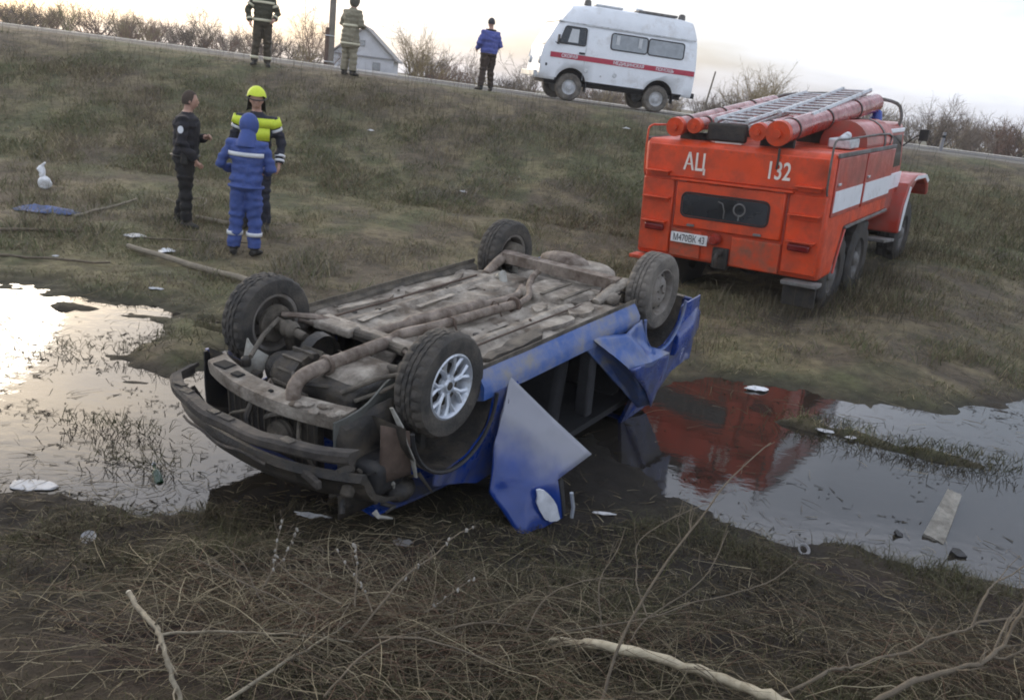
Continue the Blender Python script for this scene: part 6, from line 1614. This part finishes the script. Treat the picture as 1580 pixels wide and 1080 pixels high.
# wooden pole, sticks and wire hoop on the flat
def stick(name, label, cat, a, b, r0, r1, mat, lift=.03, group='poles and sticks on the turf'):
    pa = Vector((a[0], a[1], max(0, hz(*a)) + lift)); pb = Vector((b[0], b[1], max(0, hz(*b)) + lift))
    m = MB(); g_ = random.Random(int(abs(a[0]) * 100)); n = 9
    P_ = [pa.lerp(pb, i / (n - 1)) + Vector((g_.uniform(-1, 1) * .012, g_.uniform(-1, 1) * .012, g_.uniform(-.5, 1) * .012)) for i in range(n)]
    P_ = [Vector((p.x, p.y, max(p.z, hz(p.x, p.y) + r0 * .8))) for p in P_]
    o_ = P_[0].copy(); m.tube([p - o_ for p in P_], [r0 + (r1 - r0) * i / (n - 1) for i in range(n)], 8); o = m.build(name, mat, None, smooth=60); o.location = o_; tag(o, label, cat, group); return o
MT['old_wood'] = pmat('weathered_wood', (.24, .205, .15), rough=.85, var=.25, scale=9, bump=.4, bscale=40)
stick('wooden_pole', 'long weathered pole lying from the people to the front wheel', 'pole', (-4.55, 9.45), (-2.80, 8.62), .032, .040, MT['old_wood'], .05)
stick('stick', 'pale stick lying beside the blue cloth', 'stick', (-5.80, 10.62), (-5.72, 12.2), .022, .016, MT['old_wood'])
stick('stick', 'dark stick lying flat at the left frame edge', 'stick', (-6.3, 9.3), (-5.35, 9.95), .022, .018, MT['bark'])
stick('plank', 'short pale plank behind the feet of the uniformed man', 'plank', (-4.50, 11.35), (-3.95, 11.25), .035, .035, MT['old_wood'])
stick('stick', 'thin stick between the two dark-dressed people', 'stick', (-4.6, 9.95), (-3.45, 10.35), .014, .010, MT['bark'])
stick('stick', 'twisted stick nearest the puddle at the left frame edge', 'stick', (-5.7, 8.5), (-4.4, 8.75), .016, .012, MT['bark'])
m = MB(); m.tube([(.28 * math.cos(t), .28 * math.sin(t), .02 + .03 * math.sin(2 * t)) for t in np.linspace(0, 2 * PI, 30)], .010, 6); o = m.build('wire_hoop', MT['old_wood'], None); o.location = (-5.05, 12.35, hz(-5.05, 12.35) + .02); tag(o, 'loose wire hoop on the turf behind the uniformed man', 'hoop')
# pale slab built for a water reflection, and black junk at the right
m = MB(); m.slab(lambda u, v: ((u - .5) * .86 + .03 * (float(vnoise(np.array([v * 9.]), np.array([u * 1.5]), 3)[0]) - .5), (v - .5) * (.13 - .03 * u), .012 * math.sin(u * 5) + .006 * (float(vnoise(np.array([v * 12.]), np.array([u * 4.]), 5)[0]) - .5)), 18, 8, (0, 0, -.03)); o = m.build('plank', pmat('pale_reflection_strip', (.25, .235, .20), rough=.8, var=.3, scale=9, dirt=((.08, .07, .055), .36, 7.0), bump=.5), None, smooth=40); o.location = (3.08, 5.28, .035); o.rotation_euler = (R(9), R(-3), R(57)); tag(o, 'pale slab standing in for a reflection in the water below the islet', 'plank', 'poles and sticks on the turf')
for (x, y, s_, lab) in ((2.62, 4.93, (.05, .03, .018), 'small black lump in the water beside the pale reflection slab'), (2.93, 4.76, (.08, .05, .03), 'black car fragment at the shore end of the pale reflection slab')):
    g_ = random.Random(int(x * 100)); m = MB(); m.prism([(s_[0] * math.cos(t) * g_.uniform(.5, 1.2), s_[1] * math.sin(t) * g_.uniform(.5, 1.2), s_[2] * g_.uniform(-.3, .6)) for t in np.linspace(0, 5.6, 9)], (.01, 0, -s_[2])); o = m.build('car_fragment', MT['black_plastic'], None, smooth=30); o.location = (x, y, .015); o.rotation_euler = (.3, .2, .6); tag(o, lab, 'debris')

# ------------------------------------------------------------------ house, poles
MT['wall'] = pmat('pale_rendered_wall', (.56, .57, .60), rough=.85, var=.12, scale=1.2)
MT['roof'] = pmat('grey_sheet_roof', (.24, .225, .215), rough=.7, var=.2, scale=1.5)
MT['trim'] = pmat('grey_eaves_board', (.22, .22, .23), rough=.7, var=.15)
hx, hy = -21.9, 105.0; hzv = 1.45
house = empty('gabled_house', (hx, hy, hzv), (0, 0, R(6))); tag(house, 'pale gabled house standing beyond the road', 'house')
m = MB(); m.prism([(-3.6, 0, 0), (3.6, 0, 0), (3.6, 0, 1.9), (-3.6, 0, 1.9)], (0, 9, 0)); m.build('wall', MT['wall'], house)
m = MB(); m.prism([(-3.5, .02, 2.05), (3.5, .02, 2.05), (0, .02, 5.1)], (0, 8.9, 0)); m.build('gable', MT['wall'], house)
m = MB(); m.box((0, -.06, 1.97), (7.7, .16, .18)); m.build('eaves_board', MT['trim'], house)
for s in (1, -1):
    m = MB(); m.prism([(s * 4.1, -.45, 1.68), (s * 4.1, -.45, 1.86), (0, -.45, 5.42), (0, -.45, 5.2)], (0, 9.9, 0)); m.build('roof_slope', MT['roof'], house)
for x, z, w, h_ in ((-.2, 3.4, .6, .7), (1.6, 1.0, .9, .9), (-1.6, 1.0, .9, .9)):
    m = MB(); m.box((x, -.03, z), (w, .06, h_)); wn = m.build('window', MT['trim'], house); m = MB(); m.box((x, -.065, z), (w - .14, .02, h_ - .14)); m.build('pane', MT['amb_glass'], wn)
MT['pole'] = pmat('weathered_pole_wood', (.20, .175, .145), rough=.9, var=.2, scale=3, bump=.3)
def utility_pole(x, y, lab, strut):
    p = empty('utility_pole', (x, y, hz(x, y) - .1)); tag(p, lab, 'pole', 'utility poles along the road')
    m = MB(); m.tube([(0, 0, 0), (0, 0, 8.2)], [.14, .10], 12); m.build('shaft', MT['pole'], p)
    if strut:
        m = MB(); m.tube([(-.16, -.05, 0), (-.14, -.05, 2.0)], [.11, .10], 8); m.build('footing_post', pmat('brown_footing', (.13, .085, .065), rough=.9, var=.2), p)
        for z in (.7, 1.7):
            m = MB(); m.lathe([(.20, -.02), (.21, 0), (.20, .02)], 12, 'Z', (-.07, -.02, z)); m.build('wire_lashing', MT['galv'], p)
    m = MB(); m.box((0, -.12, 7.8), (1.6, .09, .11)); m.build('crossarm', MT['pole'], p)
    for xx in (-.7, -.25, .25, .7):
        m = MB(); m.lathe([(0, 0), (.04, 0), (.05, .05), (.03, .09), (.045, .13), (0, .15)], 10, 'Z', (xx, -.12, 7.86)); m.build('insulator', MT['white_paint'], p)
utility_pole(-11.4, 36, 'pole partly hidden behind the dark olive fireman', False)
utility_pole(-8.85, 36, 'pole with a brown footing post beside the beige fireman', True)
x, y = 10.9, 24.0
mp_ = empty('marker_post', (x, y, hz(x, y))); tag(mp_, 'short grey marker post on the verge behind the fire engine cab', 'post')
m = MB(); m.tube([(0, 0, 0), (0, 0, .50)], [.05, .045], 10); m.build('post', MT['trim'], mp_); m = MB(); m.tube([(0, 0, .35), (0, 0, .42)], [.053, .052], 10); m.build('band', MT['rubber'], mp_)
p = empty('thin_pole', (7.15, 40, 1.6), (0, R(7), 0)); tag(p, 'thin leaning pole behind the rear of the ambulance', 'pole')
m = MB(); m.tube([(0, 0, 0), (0, 0, 2.5)], [.05, .035], 8); m.build('shaft', MT['pole'], p)

# ------------------------------------------------------------------ bare trees and scrub beyond the road
MT['far_bark'] = pmat('bare_tree_bark', (.125, .105, .085), rough=.9, var=.2, scale=2, attr='tint', spec=.1)
def tree_paths(g, Ht, spread, n1=9, n2=7, n3=5, trunk=.18):
    """stems, limbs and twigs as arrays of 4-point paths"""
    out = []; wd = []
    def curve(p, d, L_, curl):
        d = d / np.linalg.norm(d); q = [p]
        for i in range(3):
            d = d + g.normal(0, curl, 3) + np.array([0, 0, .06]); d = d / np.linalg.norm(d); q.append(q[-1] + d * L_ / 3)
        return np.array(q), d
    for i in range(n1):
        a = g.random() * 2 * PI; hz0 = Ht * trunk * g.random()
        P1, d1 = curve(np.array([g.normal(0, .10), g.normal(0, .10), hz0]), np.array([math.cos(a) * spread, math.sin(a) * spread, 1.0]), Ht * (.62 + .3 * g.random()), .12)
        out.append(P1); wd.append(.030 * Ht / 4)
        for j in range(n2):
            t = .25 + .75 * g.random(); k = min(2, int(t * 3)); p = P1[k] + (P1[k + 1] - P1[k]) * (t * 3 - k)
            P2, d2 = curve(p, d1 + g.normal(0, .65, 3) + np.array([0, 0, .2]), Ht * (.18 + .22 * g.random()), .2)
            out.append(P2); wd.append(.014 * Ht / 4)
            for l in range(n3):
                t2 = .2 + .8 * g.random(); k2 = min(2, int(t2 * 3)); p2 = P2[k2] + (P2[k2 + 1] - P2[k2]) * (t2 * 3 - k2)
                P3, _ = curve(p2, d2 + g.normal(0, .8, 3), Ht * (.07 + .12 * g.random()), .3)
                out.append(P3); wd.append(.008 * Ht / 4)
    return np.array(out), np.array(wd)
GREYB = (.185, .150, .120); YEL = (.27, .215, .115); REDB = (.19, .125, .095); DK = (.10, .078, .062)
def tree(label, x, y, Ht, spread, col, seed, n=(9, 7, 5), name='bare_tree', group='bare trees and bushes beyond the road'):
    g = np.random.default_rng(seed); rt = empty(name, (x, y, hz(x, y) - .05)); tag(rt, label, 'tree' if 'tree' in name else 'bush', group)
    m = MB(); m.tube([(0, 0, -.1), (.02, 0, Ht * .16), (0, .02, Ht * .34)], [.045 * Ht / 3, .036 * Ht / 3, .02 * Ht / 3], 8); m.build('trunk', pmat('trunk_bark', tuple(c * .8 for c in col), rough=.9, var=.25, scale=4), rt)
    P_, w = tree_paths(g, Ht, spread, *n)
    cc = np.array(col)[None, :] * (.7 + .6 * g.random((len(P_), 1)))
    ribbons('crown', P_, w, cc, MT['far_bark'], None, None, rt)
    return rt
tree('round-crowned bare tree standing behind the fire engine ladders', 14.9, 62, 4.2, .75, YEL, 1, (20, 12, 7))
tree('dense dark brown bush between the ambulance and the fire engine', 7.0, 34, 1.35, 1.1, DK, 2, (16, 8, 5), 'bush')
tree('yellowish bare bush right of the gabled house', -7.2, 48, 3.1, .75, YEL, 3, (16, 9, 6), 'bush')
tree('paler loose bush right of the yellowish one by the house', -4.6, 52, 2.6, .8, GREYB, 4, (14, 8, 5), 'bush')
tree('small bush behind the striding man in blue', -.9, 46, 2.4, .8, GREYB, 5, (13, 8, 5), 'bush')
tree('bush in front of the ambulance nose', 1.0, 44, 2.2, .85, YEL, 6, (13, 8, 5), 'bush')
tree('tall bare tree behind the fire engine mirror', 25.5, 58, 3.4, .5, GREYB, 7, (11, 9, 6))
tree('broad bare tree behind the marker post', 29.0, 60, 2.9, .7, GREYB, 8, (12, 9, 6))
tree('slim bare tree between the broad tree and the right frame edge', 33.0, 62, 3.1, .6, REDB, 9, (10, 8, 6))
tree('bare tree at the right frame edge, tallest of the far row', 38.0, 66, 3.4, .6, GREYB, 10, (12, 9, 6))
tree('yellow-green bush in the left treeline, rounder than its neighbours', -38.3, 70, 3.0, .7, (.19, .185, .07), 11, (15, 9, 6), 'bush')
tree('bare bush just right of the yellow-green one in the left treeline', -34.8, 72, 2.8, .8, YEL, 12, (15, 9, 6), 'bush')
tree('slender bare tree left of the dark olive fireman', -25.6, 66, 3.4, .3, GREYB, 13, (8, 8, 6))
tree('bare twin-stemmed tree right of the dark olive fireman', -15.6, 58, 3.6, .45, REDB, 14, (11, 9, 6))
tree('low bush between the two utility poles', -12.6, 52, 2.2, .9, REDB, 15, (14, 8, 5), 'bush')
# the scrub belt behind: reads as one mass
g = np.random.default_rng(77); PS = []; WS = []; CS = []
for i in range(430):
    y = 50 + 60 * g.random() ** 1.3; x = g.uniform(-.95, .90) * y
    if abs(x + 21.9 * y / 105) < 4.6 * y / 105 + .5 and y < 108: continue
    dd = abs(x) / (y * .62)
    Ht = (1.15 + g.uniform(.9, 1.9) * y / 75) if x < 12 else (1.15 + g.uniform(1.0, 2.2) * y / 75)
    if -.12 < x / y < .20: Ht *= .72
    P_, w = tree_paths(g, Ht, .9, 8, 6, 4)
    P_ = P_ + np.array([x, y, 1.45])[None, None, :]
    c = np.array([GREYB, YEL, REDB, DK, GREYB][g.integers(0, 5)]) * (.7 + .5 * g.random()); PS.append(P_); WS.append(w * 2.0); CS.append(np.repeat(c[None, :], len(P_), 0))
ribbons('scrub_belt', np.concatenate(PS), np.concatenate(WS), np.concatenate(CS), MT['far_bark'], 'belt of leafless scrub along the horizon')
# tall weeds on the slope beside the fire engine
g = np.random.default_rng(78)
def stalks(n, cx, cy, sx, sy, h0, h1):
    x = cx + g.normal(0, sx, n); y = cy + g.normal(0, sy, n); z = height(x, y); th = g.random(n) * 2 * PI; hh = h0 + (h1 - h0) * g.random(n); ln = .1 + .35 * g.random(n)
    t = np.linspace(0, 1, 4)[None, :]
    return np.stack([x[:, None] + np.cos(th)[:, None] * (hh * ln)[:, None] * t ** 1.5, y[:, None] + np.sin(th)[:, None] * (hh * ln)[:, None] * t ** 1.5, z[:, None] + hh[:, None] * t], 2)
PT = np.concatenate([stalks(1500, 9.5, 17.5, 3.0, 1.5, .2, .6), stalks(2200, 1.0, 18.5, 5.5, 1.2, .15, .45), stalks(1400, -8, 18.3, 4.5, 1.4, .15, .40), stalks(14, 2.05, 8.35, .10, .08, .25, .55), stalks(10, 2.9, 9.3, .25, .1, .3, .7), stalks(420, 4.35, 11.0, .35, .45, .08, .30), stalks(420, 5.1, 12.2, .4, .5, .08, .32), stalks(380, 6.9, 14.8, .45, .6, .10, .34), stalks(420, 3.1, 10.2, .7, .25, .06, .24)])
ribbons('dead_weeds', PT, .002 + .003 * g.random(len(PT)), pal(g, len(PT), [(.15, .125, .085), (.11, .09, .06), (.085, .08, .045), (.20, .17, .11)]), MT['twig'], 'dead weed stalks standing on the embankment')

# ------------------------------------------------------------------ air
HAZE = 0.0009
hm = bpy.data.materials.new('thin_haze'); hm.use_nodes = True
hn = hm.node_tree; hn.nodes.clear(); ho = hn.nodes.new('ShaderNodeOutputMaterial'); hv_ = hn.nodes.new('ShaderNodeVolumePrincipled')
hv_.inputs['Color'].default_value = (.93, .94, .97, 1); hv_.inputs['Density'].default_value = HAZE; hv_.inputs['Anisotropy'].default_value = .35
hn.links.new(hv_.outputs['Volume'], ho.inputs['Volume'])
if HAZE > 0:
    m = MB(); m.box((0, 135, 4.6), (700, 300, 13)); tag(m.build('haze', hm, smooth=0), 'thin evening haze over the whole place', None, kind='stuff')
